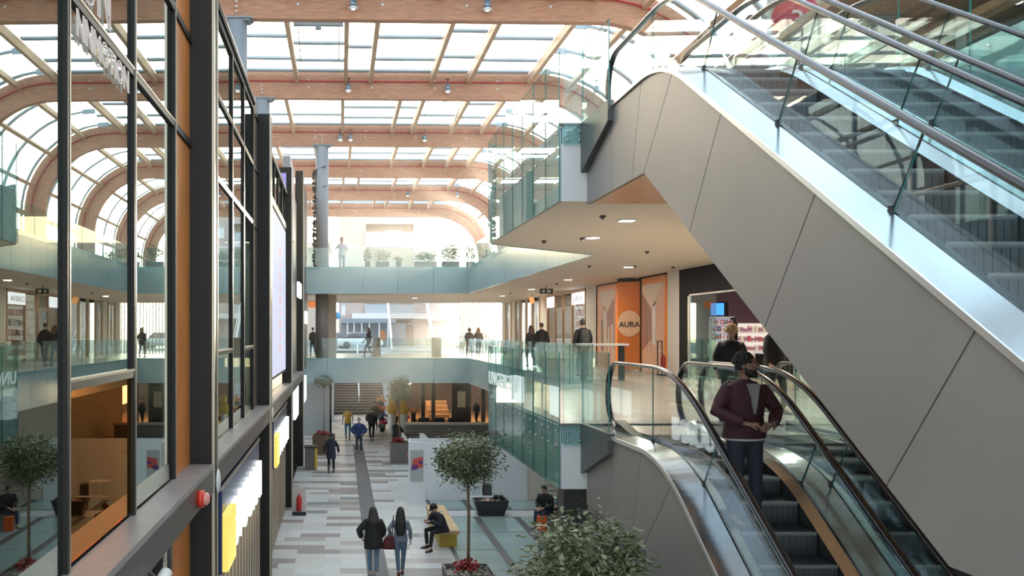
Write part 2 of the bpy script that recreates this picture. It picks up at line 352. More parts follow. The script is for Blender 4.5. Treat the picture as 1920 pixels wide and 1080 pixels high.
for k in range(len(BY)-1):
    y0, y1 = BY[k], BY[k+1]; w_ = empty(f'window_{k+20}', T(0, (y0+y1)/2, 16.5), kind='structure')
    xs = RX[(k-3) % 3]
    for x in [-13.6, -11.2, -8.8]+xs: MB().bar(T(x, y0+.12, 16.3), T(x, y1-.12, 16.3), .16, .34).build('rafter', wood_l, w_)
    R = 3.5+.8
    for a in (70, 45, 20, 0):
        a = math.radians(a); c = (AXC+R*math.cos(a), 12+R*math.sin(a)); MB().bar(T(c[0], y0+.12, c[1]), T(c[0], y1-.12, c[1]), .16, .3, up=(math.cos(a), 0, math.sin(a))).build('rafter', wood_l, w_)
    m = MB(); A = curve(1.12, 8); B = curve(1.14, 8)
    m.loft([[T(a[0], y0, a[1]), T(b[0], y0, b[1]), T(b[0], y1, b[1]), T(a[0], y1, a[1])] for a, b in zip(A, B)], 0, True, False)
    m.build('glass_pane', glass_roof, w_)
    m = MB(); ed = [-16, -13.6, -11.2, -8.8]+xs+[8.2]
    for i in range(len(ed)-1):
        fr = rnd.choice([(.22, .42, .74), (.28, .62), (.30, .50, .78), (.25, .58, .8)])
        for f in (.05, .95)+fr:
            y = y0+(y1-y0)*f; m.bar(T(ed[i]+.06, y, 16.56), T(ed[i+1]-.06, y, 16.56), .26 if f in fr else .34, .07)
    for f in (.06, .35, .65, .94):
        y = y0+(y1-y0)*f; C = curve(1.08)[1:]
        for p, q in zip(C[:-1], C[1:]): m.bar(T(p[0], y, p[1]), T(q[0], y, q[1]), .22, .07, up=(1, 0, 0.01))
    m.build('glazing_bars', barm, w_)
    if k in (3, 4):      # opening vent with two push rods
        x0 = -1.6 if k == 3 else 3.8; x1 = x0+(1.7 if k == 3 else 1.8); y = y0+3.0
        m = MB().bar(T(x0, y, 16.4), T(x1, y, 16.4), .16, .12).bar(T(x0, y-.8, 16.48), T(x1, y-.8, 16.48), .06, .05).tube([T(x0+.15, y, 16.4), T(x0+.15, y+2.6, 15.9)], .02, 5).tube([T(x1-.15, y, 16.4), T(x1-.15, y+2.6, 15.9)], .02, 5)
        m.cbox(T((x0+x1)/2, y-.05, 16.28), (.2, .2, .15)); m.build('vent_opener', cm('vent_grey', (.25, .3, .33), .4), w_)
MB().box(-16.3, -2, 10.8, -16, 78, 16.7).build('wall_left', offwhite, kind='structure')
# round columns
for i, (x, y, zb) in enumerate(((-3.18, 28.3, 10.9), (-3.22, 37.9, 10.6), (-.93, 47.3, 4.5))):
    zt = 15.5; r = empty('round_column', (x, y, zb), 0, ['grey round column behind the nearest post top, carrying the first timber beam', 'grey round column above the second post, carrying the second timber beam', 'tall grey round column standing free at the far bridge'][i], 'column')
    z1_ = zb if i < 2 else 9.0
    MB().lathe((x, y, 0), [(.33, z1_), (.33, zt-.12)], 28).build('shaft', colgrey, r)
    if i == 2: MB().lathe((x, y, 0), [(.34, 4.5), (.34, 7.84)], 28).build('lower_shaft', cm('column_taupe', (.24, .205, .18), .6), r)
    MB().cbox((x, y, zt-.09), (.86, .5, .06)).cbox((x, y, zt-.03), (1.0, .6, .05)).build('cap_plate', colgrey, r)
    m = MB()
    for z in (15.7, 15.85, 16.0): m.ell((x, y-.0+SH*x-.2+ (28.5+9.6*i-y), z), (.04, .03, .04), 8, 4)
    m.build('bolt_heads', white, r)
    if i == 2:
        m = MB(); rr = random.Random(5)
        for k in range(90):
            z = 9.0+5.2*rr.random(); a = math.pi+rr.uniform(-.7, .5); rad = .36+rr.random()*.12; c = Vector((x+rad*math.cos(a), y-abs(rad*math.sin(a))*.6, z))
            m.ell(c, (.09, .05, .07), 5, 3)
        m.tube([(x-.38, y-.1, 9.0), (x-.42, y-.12, 11), (x-.36, y-.15, 13), (x-.3, y-.2, 14.2), (x+.2, y-.4, 14.35)], .03, 6)
        m.tube([(x-.4, y-.15, 13.2), (x+.25, y-.4, 13.35)], .025, 6)
        m2 = m.build('climbing_plant', cm('dark_ivy', (.03, .035, .025), .7)); tag(m2, 'dark climbing plant growing up the left side of the tall round column', 'plant')
# spotlights hanging from beams
def spot_lamp():
    r = empty('spotlight'); MB().lathe((0, 0, 0), [(.06, .10), (.085, .10), (.10, -.02), (.11, -.03), (.115, -.12)], 16).build('housing', cm('lamp_blue_grey', (.22, .30, .36), .25, metal=.6), r)
    MB().lathe((0, 0, 0), [(.10, -.125), (.15, -.19), (.13, -.21), (.02, -.20)], 16).build('reflector', cm('lamp_reflector', (.85, .85, .83), .2, metal=.3), r)
    MB().lathe((0, 0, 0), [(.06, -.214), (.06, -.204)], 12).build('bulb', lamp_e, r)
    MB().tube([(0, 0, .1), (0, 0, .32)], .015, 6).cbox((0, 0, .33), (.12, .08, .04)).build('bracket', blackm, r)
    return r
KIDS_PROTO = spot_lamp()
sp = [(662, 0), (911, 0), (653, 1), (838, 1), (638, 2), (657, 2), (795, 2), (764, 4), (857, 4), (1117, 1)]
sl_lab = ['spotlight on the nearest beam, left of the middle', 'spotlight on the nearest beam, right of the middle', 'spotlight on the second beam near its left half', 'spotlight on the second beam near its right half', 'left one of two spotlights side by side on the third beam', 'right one of two spotlights side by side on the third beam', 'single spotlight on the third beam', 'small far spotlight on the fifth beam, left one', 'small far spotlight on the fifth beam, right one', 'spotlight on the second beam where it starts to curve']
for i, (u, k) in enumerate(sp):
    D = 28.5+9.6*k; o = KIDS_PROTO if i == 0 else copy_tree(KIDS_PROTO)
    x = PX(u, D); o.location = T(x, D-.42, 15.95-.02); tag(o, sl_lab[i], 'lamp', 'spotlights under the timber roof')
# ---------------------------------------------------------------- left facade
def posts():
    for i, (y, zt) in enumerate(((11.8, 10.95), (21.4, 10.95), (31.0, 10.6), (40.6, 13.0))):
        m = MB().box(SI-.03, y, 0, SX, y+.34, zt); m.box(SX-.02, y-.012, 0, SX+.014, y+.03, zt, 1); m.box(SX-.005, y+.31, 0, SX+.014, y+.345, zt, 1)
        m.build('wall_left', [darksteel, edgesteel], kind='structure')
posts()
MB().box(SI-.1, -.5, 3.75, SI+.02, 48, 4.15).box(SI-.1, 2, 10.75, SI+.03, 31, 10.95).build('wall_left', darksteel, kind='structure')
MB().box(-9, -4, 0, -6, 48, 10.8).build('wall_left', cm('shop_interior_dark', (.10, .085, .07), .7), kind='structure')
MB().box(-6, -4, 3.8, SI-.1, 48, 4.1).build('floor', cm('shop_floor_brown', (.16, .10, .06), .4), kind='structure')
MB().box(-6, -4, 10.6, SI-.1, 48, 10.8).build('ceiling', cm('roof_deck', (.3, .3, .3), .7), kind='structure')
# ledges between posts
for i, (y0, y1) in enumerate(((1.5, 11.86), (12.14, 21.4), (21.74, 31.0), (31.34, 40.6))):
    MB().box(SI, y0, 4.13, SX, y1, 4.19, 0).box(SX-.10, y0, 3.83, SX, y1, 4.13, 1).build(f'trim_{30+i}', [ledge_m, ledge_d], kind='structure')
def frame(m, y0, y1, z0, z1, w=.07, d=.10, x=SI):   # one pane's surround
    pass
def glazing(no, ys, zs, z0, z1, x=SI, gm=glass_fac, top_rail=True, w=.06, special=None):
    r = empty(f'window_{no}', (x, (ys[0]+ys[-1])/2, z0), kind='structure')
    for y in ys[1:-1] if not special else ys[1:]:
        m = MB().box(x-.05, y-w/2, z0, x+.035, y+w/2, z1, 0); m.box(x-.02, y+w/2-.012, z0, x+.04, y+w/2+.004, z1, 1); m.build('mullion', [darksteel, edgesteel], r)
    for i in range(len(ys)-1):
        a, b = ys[i]+w/2, ys[i+1]-w/2
        zz = [z0]+[q for q in zs if (special is None or q > 6 or i in special)]+[z1]
        for j in range(len(zz)-1):
            mm = glass_or if (special and i in special and j == 0 and zz[1] < 6 and no == 1) else gm
            MB().box(x-.012, a, zz[j]+.03, x, b, zz[j+1]-.03).build('glass_pane', mm, r)
        for q in zz[1:-1]:
            MB().box(x-.03, a, q-.04, x+.03, b, q+.03, 0).box(x+.0, a, q+.02, x+.035, b, q+.04, 1).build('transom', [darksteel, edgesteel], r)
    if top_rail: MB().box(x-.03, ys[0], z1-.06, x+.07, ys[-1], z1+.02, 0).box(x+.0, ys[0], z1+.0, x+.08, ys[-1], z1+.03, 1).build('top_rail', [darksteel, edgesteel], r)
    return r
w1 = glazing(1, [2.1, 4.35, 6.43, 8.52, 10.6], [5.5, 8.27, 9.6], 4.19, 10.75, special=(2,))
MB().box(SI-.02, 10.64, 4.19, SI+.0, 11.8, 10.75).build('orange_panel', orange_m, w1)
MB().box(SI-.02, 10.6, 8.23, SI+.03, 11.8, 8.31).box(SI-.02, 10.6, 9.56, SI+.03, 11.8, 9.64).build('panel_rail', darksteel, w1)
w2 = glazing(2, [12.14, 14.2, 16.25, 18.2, 20.2], [5.56, 8.27, 9.56], 4.19, 10.92, special=(1, 3))
MB().box(SI-.02, 20.24, 4.19, SI+.0, 21.4, 10.92).build('brown_panel', cm('brown_panel', (.13, .085, .06), .3), w2)
MB().box(SI-.02, 20.2, 8.23, SI+.03, 21.4, 8.31).box(SI-.02, 20.2, 9.52, SI+.03, 21.4, 9.6).build('panel_rail', darksteel, w2)
w3 = glazing(3, [21.74, 24.0, 25.6, 27.2, 29, 31.0], [], 9.5, 10.55, x=-1.85)
MB().box(-1.9, 21.74, 9.3, -1.8, 31, 9.5).build('transom', edgesteel, w3)
scr = empty('media_screen', (-1.85, 26.5, 4.6), 0, 'tall pale blue media screen with faint red lettering, mounted upright on the left facade', 'screen')
MB().box(-1.9, 22.6, 4.6, -1.82, 30.7, 9.28).build('frame', darksteel, scr)
MB().box(-1.82, 22.8, 4.68, -1.81, 30.6, 9.2).build('display', emis('screen_pale_blue', (.72, .76, .98), .85), scr)
m = MB()
for k in range(9): m.box(-1.809, 27.3+.06*(k % 2), 5.3+k*.36, -1.807, 28.2, 5.5+k*.36)
m.build('display_text', emis('screen_pink', (.93, .62, .66), .8), scr)
s2 = empty('small_screen', (-1.75, 31.1, 10.5), 0, 'small violet advertising screen standing above the third post of the left facade', 'screen')
MB().box(-2.3, 31.36, 9.4, -1.66, 31.5, 11.5).build('frame', darksteel, s2); MB().box(-2.26, 31.34, 10.3, -1.84, 31.36, 11.3).build('display', emis('screen_violet', (.42, .40, .95), .9), s2)
MB().box(-1.95, 33.5, 4.2, -1.9, 40.6, 11.5).box(-2.0, 40.9, 4.2, -1.7, 48, 12.9).build('wall_left', cm('facade_brown_panel', (.10, .075, .06), .35), kind='structure')
MB().box(-1.95, 31.4, 9.2, -1.7, 34, 11.9).build('wall_left', cm('facade_light_metal', (.30, .30, .32), .35, metal=.3), kind='structure')
for i, (y, z) in enumerate(((36.5, 7.6), (43.6, 6.6))):
    s = empty('wall_sign', (-1.7, y, z), 0, ['small white lit sign on the upper left facade, nearer one', 'small white lit sign on the upper left facade, farther one'][i], 'sign')
    MB().box(-1.72, y, z-.3, -1.62, y+2.4, z+.3).build('sign_box', sign_w, s)
# ground level of the facade
for i, (y0, y1) in enumerate(((1.5, 11.8), (12.14, 21.4), (21.74, 31), (31.34, 40.6))):
    r = empty(f'window_{5+i}', (SI, (y0+y1)/2, 0), kind='structure')
    MB().box(SI-.02, y0+(0 if i else 1.2), .1, SI, y1 if i else 10.6, 3.8).build('glass_pane', glassmat('shop_glass_%d' % i, (.6, .66, .64), .3), r)
    m = MB(); n = 5
    for k in range(n+1):
        y = y0+(y1-y0)*k/n; m.box(SI-.04, y-.04, 0, SI+.05, y+.04, 3.8)
    m.box(SI-.04, y0, 0, SI+.05, y1, .12); m.build('mullion', darksteel, r)
    if i == 0: MB().box(SI-.02, 10.64, 0, SI+.01, 11.8, 3.8).build('orange_panel', orange_m, r)
    if i in (1, 2):
        m = MB()
        for k in range(16): m.box(SI+.02, y0+.6+k*.5, .1, SI+.14, y0+.86+k*.5, 3.0)
        m.build('bronze_fins', cm('bronze_fin', (.40, .31, .22), .35, metal=.6), r)
def shop_sign(y0, y1, lab, stretch):
    s = empty('shop_sign', (SX+.02, y0, 2.67), 0, lab, 'sign')
    MB().box(SI, y0, 2.67, SX-.02, y1, 3.72).build('board', cm('navy_board_%d' % y0, (.04, .06, .14), .25), s)
    MB().box(SX-.02, y0-.05, 2.62, SX+.03, y0+.02, 3.74).build('board_end', cm('navy_end_%d' % y0, (.01, .03, .12), .4), s)
    MB().box(SX-.02, y0+.02, 3.70, SX+.0, y1, 3.76).build('board_trim', edgesteel, s)
    m = MB(); a = y0+.1
    m.box(SX, a, 2.62, SX+.10, a+.45, 3.16).box(SX, a+.5, 2.62, SX+.10, a+.95, 3.16).box(SX, a, 3.2, SX+.10, a+.45, 3.38).box(SX, a+.5, 3.2, SX+.1, a+.95, 3.38)
    m.build('logo_block', sign_y, s)
    text('letters', 'SVUORNI', (SX+.02, y0+1.25, 2.68), (0, 1, 0), .98, sign_w, s, .05, stretch=stretch)
shop_sign(12.43, 18.6, 'large navy sign with yellow block and white letters on the near left shopfront', 1.12)
shop_sign(22.1, 28.3, 'navy shop sign with a yellow block and white lit letters on the second left shopfront', 1.12)
for i, y in enumerate((33.5, 41.8)):
    MB().box(SI, y, 2.7, SX, y+2.5, 3.84).build('shop_sign', sign_w).__setitem__('label', ['small white lit sign box on the third left shopfront', 'small white lit sign box on the fourth left shopfront'][i])
for o in COL.objects:
    if o.name.startswith('shop_sign') and o.type == 'MESH': o['category'] = 'sign'
# outlined tube letters behind the first window
nt_ = emis('tube_letter', (.85, .80, .76), .55)
t1 = text('tube_letters', 'NNMOTION', (SI+.03, 6.62, 8.02), (0, 1, 0), .27, nt_, outline=.006, stretch=1.1); tag(t1, 'row of small pale outlined letters just under the upper rail of the near facade window', 'sign')
t2 = text('tube_letters', 'UN', (SI+.03, 6.75, 8.36), (0, 1, 0), .75, nt_, outline=.008, stretch=.8); tag(t2, 'two tall pale outlined letters above the upper rail of the near facade window', 'sign')
# devices on the ledge
r = empty('alarm_beacon', (SX+.05, 10.5, 3.98), 0, 'red alarm beacon with a clear dome fixed to the front of the ledge', 'alarm')
MB().tube([(SX, 10.5, 3.98), (SX+.07, 10.5, 3.98)], .10, 16).build('base', cm('alarm_red', (.65, .04, .02), .35), r); MB().ell((SX+.09, 10.5, 3.98), (.05, .075, .075), 12, 8).build('dome', cm('alarm_dome', (.75, .3, .25), .1), r)
r = empty('facade_lamp', (SX+.03, 12.0, 3.95), 0, 'pale oval lamp cover on the nearest post below the ledge', 'lamp')
MB().ell((SX+.03, 12.0, 3.94), (.035, .10, .16), 12, 8).build('cover', cm('lamp_cover', (.75, .72, .68), .3), r)
r = empty('facade_lamp', (SX+.03, 21.6, 3.95), 0, 'pale oval lamp cover on the second post below the ledge', 'lamp')
MB().ell((SX+.03, 21.55, 3.98), (.035, .10, .16), 12, 8).build('cover', cm('lamp_cover2', (.75, .72, .68), .3), r)
r = empty('security_camera', (SX+.1, 7.6, 3.7), 0, 'white security camera below the near ledge, at the lower left', 'camera')
MB().tube([(SX+.06, 7.45, 3.66), (SX+.12, 7.95, 3.80)], .055, 12).build('housing', white, r); MB().tube([(SX+.055, 7.44, 3.655), (SX+.045, 7.38, 3.64)], .045, 12).build('lens', black, r); MB().bar((SX, 7.8, 3.84), (SX+.1, 7.8, 3.76), .03, .03).build('bracket', blackm, r)
# room behind the orange glass
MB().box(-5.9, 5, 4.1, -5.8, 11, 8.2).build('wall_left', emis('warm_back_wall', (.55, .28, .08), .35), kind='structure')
# ================================================================ ESCALATORS
def fillet(pts, t=.8, n=14):
    out = [pts[0]]
    for i in range(1, len(pts)-1):
        p, q, r = Vector(pts[i-1]), Vector(pts[i]), Vector(pts[i+1])
        a = q+(p-q).normalized()*min(t, (p-q).length*.45); b = q+(r-q).normalized()*min(t, (r-q).length*.45)
        for k in range(n+1):
            s = k/n; v = a*(1-s)**2+q*2*s*(1-s)+b*s*s; out.append((v.x, v.y))
    out.append(pts[-1]); return out
def zat(pl, y):
    for a, b in zip(pl[:-1], pl[1:]):
        if a[0] <= y <= b[0]: return a[1]+(b[1]-a[1])*(y-a[0])/max(1e-9, b[0]-a[0])
    return pl[0][1] if y < pl[0][0] else pl[-1][1]
def span(y0, y1, pls, st=.6):
    ys = {round(y0, 4), round(y1, 4)}
    for pl in pls: ys |= {round(p[0], 4) for p in pl if y0 < p[0] < y1}
    y = y0
    while y < y1: ys.add(round(y, 4)); y += st
    return sorted(ys)
K = .577
def TW(L_, x, y, z): return Vector((x+.015*(y-14), y, z))
def escalator(L_, x0, left, label, brown):
    """x0 = first handrail, second at x0+1.05; left: has the left outer cladding, else the right one"""
    r = empty('escalator', TW(L_, x0+.5, -.3, L_-4.5), 0, label, 'escalator')
    W = 1.05; x1 = x0+W
    deck = fillet([(-1.2, L_-4.53), (2.63, L_-4.53), (10.42, L_-.04), (13.86, L_-.04)], .8)
    hand = fillet([(-1.0, L_-3.57), (3.02, L_-3.57), (10.83, L_+.935), (13.75, L_+.935)], .9)
    bot = [(-1.2, L_-4.5), (5.41, L_-4.5), (11.12, L_-1.2), (13.86, L_-1.2)]
    stp = fillet([(-1.2, L_-4.5), (3.12, L_-4.5), (10.92, L_), (13.86, L_)], .9)
    def strip(m, xa, xb, za, zb, y0, y1, mi=0, pl=deck, dz2=0, th=.02):
        """sheet from xa to xb following the deck line"""
        for a, b in zip(*(lambda q: (q[:-1], q[1:]))(span(y0, y1, [pl], 3))):
            A = zat(pl, a); B = zat(pl, b)
            m.add([TW(L_, xa, a, A+za), TW(L_, xb, a, A+zb), TW(L_, xb, b, B+zb), TW(L_, xa, b, B+za), TW(L_, xa, a, A+za-th), TW(L_, xb, a, A+zb-th), TW(L_, xb, b, B+zb-th), TW(L_, xa, b, B+za-th)],
                  [(0, 1, 2, 3), (7, 6, 5, 4), (0, 4, 5, 1), (2, 6, 7, 3), (1, 5, 6, 2), (0, 3, 7, 4)], mi, False)
    # ---- cladding of the outer side, panel by panel, seams square to the slope
    xs = 3.70 if left else 6.75; sd = 1 if left else -1
    cuts_t = [-1.2, 1.5, 3.4, 5.15, 6.95, 8.75, 10.1, 11.2, 12.5, 13.86]; cuts_b = [-1.2, 2.4, 4.6, 6.75, 8.55, 10.2, 11.12, 11.9, 12.6, 13.86]
    cuts_b = [-1.2, 2.2, 4.25, 6.05, 7.85, 9.6, 11.12, 11.6, 12.5, 13.86]
    for i in range(len(cuts_t)-1):
        a, b = cuts_t[i]+.007, cuts_t[i+1]-.007; c, d = cuts_b[i]+.007, cuts_b[i+1]-.007
        top = [(y, zat(deck, y)) for y in span(a, b, [deck], 9)]; bo = [(y, zat(bot, y)) for y in span(c, d, [bot], 9)][::-1]
        MB().prism([TW(L_, xs, y, z) for y, z in top+bo], (.03*sd, 0, 0)).build('side_panel', clad, r)
    m = MB().prism([TW(L_, xs+.035*sd, y, z) for y, z in [(y, zat(deck, y)-.02) for y in span(-1.2, 13.86, [deck], 9)]+bot[::-1]], (.02*sd, 0, 0)); m.build('seam_backing', blackm, r)
    # soffit
    xa, xb = (3.72, 5.22) if left else (5.22, 6.73); m = MB()
    for a, b in zip(bot[1:-1], bot[2:]):
        m.prism([TW(L_, xa, a[0], a[1]+.01), TW(L_, xb, a[0], a[1]+.01), TW(L_, xb, b[0], b[1]+.01), TW(L_, xa, b[0], b[1]+.01)], (0, 0, .05))
    m.build('underside', brown, r)
    # decks
    m = MB()
    if left: strip(m, 3.68, 3.985, .0, .03, -1.2, 13.86); strip(m, x1+.015, x1+.165, .03, .035, -1.2, 13.4)
    else: strip(m, x0-.165, x0-.015, .035, .03, -1.2, 13.4); strip(m, x1+.015, 6.77, .03, 0, -1.2, 13.86)
    m.build('outer_deck', steel_b, r)
    m = MB(); strip(m, 3.672 if left else 6.76, 3.69 if left else 6.778, .014, .014, -1.2, 13.86, th=.05); m.build('edge_strip', edge_m, r)
    m = MB(); strip(m, x0-.015, x0+.015, .02, .02, -1.2, 13.4); strip(m, x1-.015, x1+.015, .02, .02, -1.2, 13.4); m.build('glass_seal', black, r)
    m = MB(); strip(m, x0+.015, x0+.13, .03, -.02, -1.2, 13.4); strip(m, x1-.13, x1-.015, -.02, .03, -1.2, 13.4); m.build('inner_deck', steel_b, r)
    # skirts
    m = MB()
    for x in (x0+.13, x1-.13):
        ys = span(-1.2, 13.4, [deck, stp], 3)
        for a, b in zip(ys[:-1], ys[1:]):
            m.add([TW(L_, x, a, zat(deck, a)-.02), TW(L_, x, b, zat(deck, b)-.02), TW(L_, x, b, min(zat(deck, b)-.05, zat(stp, b)-.34)), TW(L_, x, a, min(zat(deck, a)-.05, zat(stp, a)-.34))], [(0, 1, 2, 3)], 0)
    m.build('skirt', cm('skirt_dark', (.09, .09, .09), .3, metal=.6), r)
    # steps
    y = -.35; k = 0; proto = None
    while y < 12.3:
        zt = zat(stp, y+.4)
        if zt < L_-4.45: zt = L_-4.5
        if proto is None or True:
            if proto is None:
                m = MB().box(-.385, 0, -.03, .385, .405, 0, 0).box(-.385, 0, -.26, .385, .03, -.03, 1)
                for q in range(18): m.box(-.375+q*.0422, .01, 0, -.375+q*.0422+.018, .395, .008, 0); 
                for q in range(13): m.box(-.375+q*.06, -.006, -.25, -.375+q*.06+.03, .0, -.03, 1)
                m.box(-.385, -.002, -.012, .385, .02, .009, 2)
                step_me = m.mesh('step', [step_m, stepdark, cm('step_nosing', (.16, .17, .17), .4, metal=.5)]); proto = 1
            o = bpy.data.objects.new('step', step_me); COL.objects.link(o); o.location = TW(L_, x0+W/2, y, zt); adopt(o, r)
        y += .405; k += 1
    MB().prism([TW(L_, x0+.12, 12.3, L_-.02), TW(L_, x1-.12, 12.3, L_-.02), TW(L_, x1-.0, 13.5, L_-.02), TW(L_, x0, 13.5, L_-.02)], (0, 0, .03)).build('floor_plate', steel, r)
    # glass balustrades in panes, with seams
    cut = [-.2, 1.2, 3.0, 4.75, 6.5, 8.25, 10.0, 11.7, 13.3]
    for x in (x0, x1):
        for a, b in zip(cut[:-1], cut[1:]):
            sh = -.36; a0, b0 = (a+.006, b-.006); ta = a0+(sh if 2 < a < 11 else 0); tb = b0+(sh if 2 < b < 11 else 0)
            lo = [(yy, zat(deck, yy)+.0) for yy in span(a0, b0, [deck], 9)]
            hi = [(yy, zat(hand, yy)-.02) for yy in span(ta, tb, [hand], 9)][::-1]
            if b == cut[-1]:      # rounded newel end
                zc = L_+.47; hi = [(13.3+.46*math.sin(q), zc+.45*math.cos(q)) for q in [math.pi*(1-k/10) for k in range(11)]]+hi[1:]
                lo = [p for p in lo if p[0] <= 13.1]+[(13.3, L_+.02)]
            poly = lo+hi; m = MB().prism([TW(L_, x-.006, yy, z) for yy, z in poly], (.012, 0, 0), 0, 1)
            m.build('glass_pane', [glass_esc, glass_e], r)
    # seams as thin dark lines with a clamp at the foot
    for x in (x0, x1):
        for b in cut[1:-1]:
            m = MB(); tb = b+(-.36 if 2 < b < 11 else 0); m.bar(TW(L_, x, b, zat(deck, b)+.02), TW(L_, x, tb, zat(hand, tb)-.03), .013, .008); m.cbox(TW(L_, x, b, zat(deck, b)+.04), (.03, .05, .05)); m.build('pane_joint', blackm, r)
    # handrails
    for x in (x0, x1):
        pts = [TW(L_, x, yy, zat(hand, yy)) for yy in span(-.7, 13.3, [hand], 2)]
        zc = L_+.47; rr = .465
        for q in range(1, 11):
            a = math.pi*q/10; pts.append(TW(L_, x, 13.3+.47*math.sin(a), zc+rr*math.cos(a)))
        pts += [TW(L_, x, 13.0, L_+.03), TW(L_, x, 12.5, L_-.02)]
        pre = [TW(L_, x, -.7-.47*math.sin(a), L_-4.5+.47+.465*math.cos(a)) for a in [math.pi*(1-k/8) for k in range(8)]]
        pts = pre+pts
        rings = []
        prof = [(-.040, -.012), (-.040, .012), (-.030, .024), (0, .029), (.030, .024), (.040, .012), (.040, -.012), (.026, -.020), (-.026, -.020)]
        for i, p in enumerate(pts):
            t = (pts[min(i+1, len(pts)-1)]-pts[max(i-1, 0)]).normalized(); xx = Vector((1, 0, 0)); up = xx.cross(t)
            rings.append([p+xx*a+up*b for a, b in prof])
        MB().loft(rings).build('handrail', hand_m, r)
        # metal guide under the rubber
        # black boots where the handrail enters
        MB().prism([TW(L_, x-.07, 13.15, L_+.12), TW(L_, x-.07, 12.2, L_-.03), TW(L_, x-.07, 13.15, L_-.03)], (.14, 0, 0)).build('handrail_inlet', black, r)
    return r
edge_m = mat('bright_edge_strip', (.85, .84, .82), .3, .7)
hand_m = mat('handrail_rubber', (.014, .014, .016), .24, coat=.3, spec=.5)
copper = mat('copper_underside', (.42, .26, .15), .22, .8)
escalator(9.0, 4.0, True, 'upper flight escalator on the left, its grey side panels crossing the picture', copper)
escalator(9.0, 5.38, False, 'upper flight escalator on the right, seen only through the glass of the one beside it', copper)
escalator(4.5, 4.0, True, 'lower flight escalator carrying the bearded man down', copper)
escalator(4.5, 5.38, False, 'empty lower flight escalator between the one with the bearded man and the grey panels', copper)
# ================================================================ PEOPLE
SK = cm('skin_light', (.56, .34, .24), .55); SK2 = cm('skin_tan', (.27, .145, .095), .55)
EYEW = cm('eye_dark', (.03, .02, .02), .2); LIP = cm('lip_tone', (.38, .15, .12), .5); EW = cm('eye_white', (.7, .68, .65), .3)
def remesh(mb, vox, smooth=4):
    me = mb.mesh('tmp', [SK]); o = bpy.data.objects.new('tmp', me); COL.objects.link(o)
    md = o.modifiers.new('r', 'REMESH'); md.mode = 'VOXEL'; md.voxel_size = vox; md.use_smooth_shade = True
    ms = o.modifiers.new('s', 'SMOOTH'); ms.iterations = smooth; ms.factor = .5
    dg = bpy.context.evaluated_depsgraph_get(); dg.update(); ev = bpy.data.meshes.new_from_object(o.evaluated_get(dg))
    out = MB(); out.add([v.co[:] for v in ev.vertices], [tuple(p.vertices) for p in ev.polygons], 0, True)
    bpy.data.objects.remove(o); bpy.data.meshes.remove(ev); bpy.data.meshes.remove(me); return out
def head_geo(m, C, R, sk=0, eye=1, lip=2, n=28, k=20):
    """head centred at C, R = rotation; local +y is the face"""
    rings = []
    for j in range(k+1):
        a = max(-1.53, min(1.53, -math.pi/2+math.pi*j/k)); ring = []
        for i in range(n):
            b = 2*math.pi*i/n; x = math.cos(a)*math.sin(b); y = math.cos(a)*math.cos(b); z = math.sin(a)
            rx, ry, rz = .074, .094, .115
            f = 1.0
            if z < 0: rx *= 1-.28*(-z)**1.2; ry *= 1-.14*(-z)
            p = Vector((x*rx, y*ry, z*rz))
            if y > 0:
                g = lambda cx, cz, s: math.exp(-((p.x-cx)**2+(p.z-cz)**2)/(2*s*s))
                p.y += .024*g(0, -.022, .011)+.016*g(0, -.005, .009)+.007*g(0, .020, .03)+.010*g(0, -.090, .018)+.006*g(0, -.058, .016)
                p.y -= .010*g(.031, .006, .012)+.010*g(-.031, .006, .012)+.004*g(0, -.043, .010)
            ring.append(C+R @ p)
        rings.append(ring)
    m.loft(rings, sk)
    for s in (-1, 1):
        m.ell(C+R @ Vector((s*.074, -.008, -.005)), (.009, .020, .032), 8, 6, sk, R.to_4x4())
        m.ell(C+R @ Vector((s*.030, .080, .004)), (.013, .008, .007), 8, 6, 3, R.to_4x4()); m.ell(C+R @ Vector((s*.030, .0862, .004)), (.006, .004, .006), 8, 6, eye, R.to_4x4())
        m.bar(C+R @ Vector((s*.016, .091, .024)), C+R @ Vector((s*.046, .082, .025)), .008, .007, eye)
    m.ell(C+R @ Vector((0, .0875, -.060)), (.024, .008, .008), 10, 6, lip, R.to_4x4())
def hand_geo(m, W, d, pn, side, s=1.0, curl=.5, mi=0):
    """hand at wrist W, pointing along d, palm normal pn, thumb towards side vector"""
    d = Vector(d).normalized(); pn = Vector(pn); pn = (pn-d*pn.dot(d)).normalized(); t = Vector(side); t = (t-d*t.dot(d)-pn*t.dot(pn)).normalized()
    W = Vector(W)
    rings = []
    for q, wd, th in ((-.02, .024, .020), (.01, .030, .019), (.05, .040, .016), (.085, .041, .014), (.095, .036, .011)):
        c = W+d*q*s; rings.append([c+t*wd*s*math.cos(a)+pn*th*s*math.sin(a) for a in [2*math.pi*i/10 for i in range(10)]])
    m.loft(rings, mi)
    for i, (off, ln) in enumerate(((.030, .072), (.010, .080), (-.010, .074), (-.029, .058))):
        p = W+d*.088*s+t*off*s; pts = [p-d*.02*s]; dirn = d.copy(); ang = 0
        for seg in (.45, .32, .26):
            ang += curl*(.8+.12*i); dd = d*math.cos(ang)+pn*math.sin(ang); pts.append(pts[-1]+dd*(ln*seg+(.02 if len(pts) == 1 else 0))*s)
        m.tube(pts, [.0092*s, .0092*s, .0082*s, .0066*s], 7, mi, caps=True)
    p = W+d*.025*s+t*.026*s; q = p+(t*.6+d*.65+pn*.35).normalized()*.042*s; e = q+(d*.8+t*.1+pn*(.3+curl*.5)).normalized()*.030*s
    m.tube([p, q, e], [.0125*s, .0105*s, .0080*s], 7, mi)
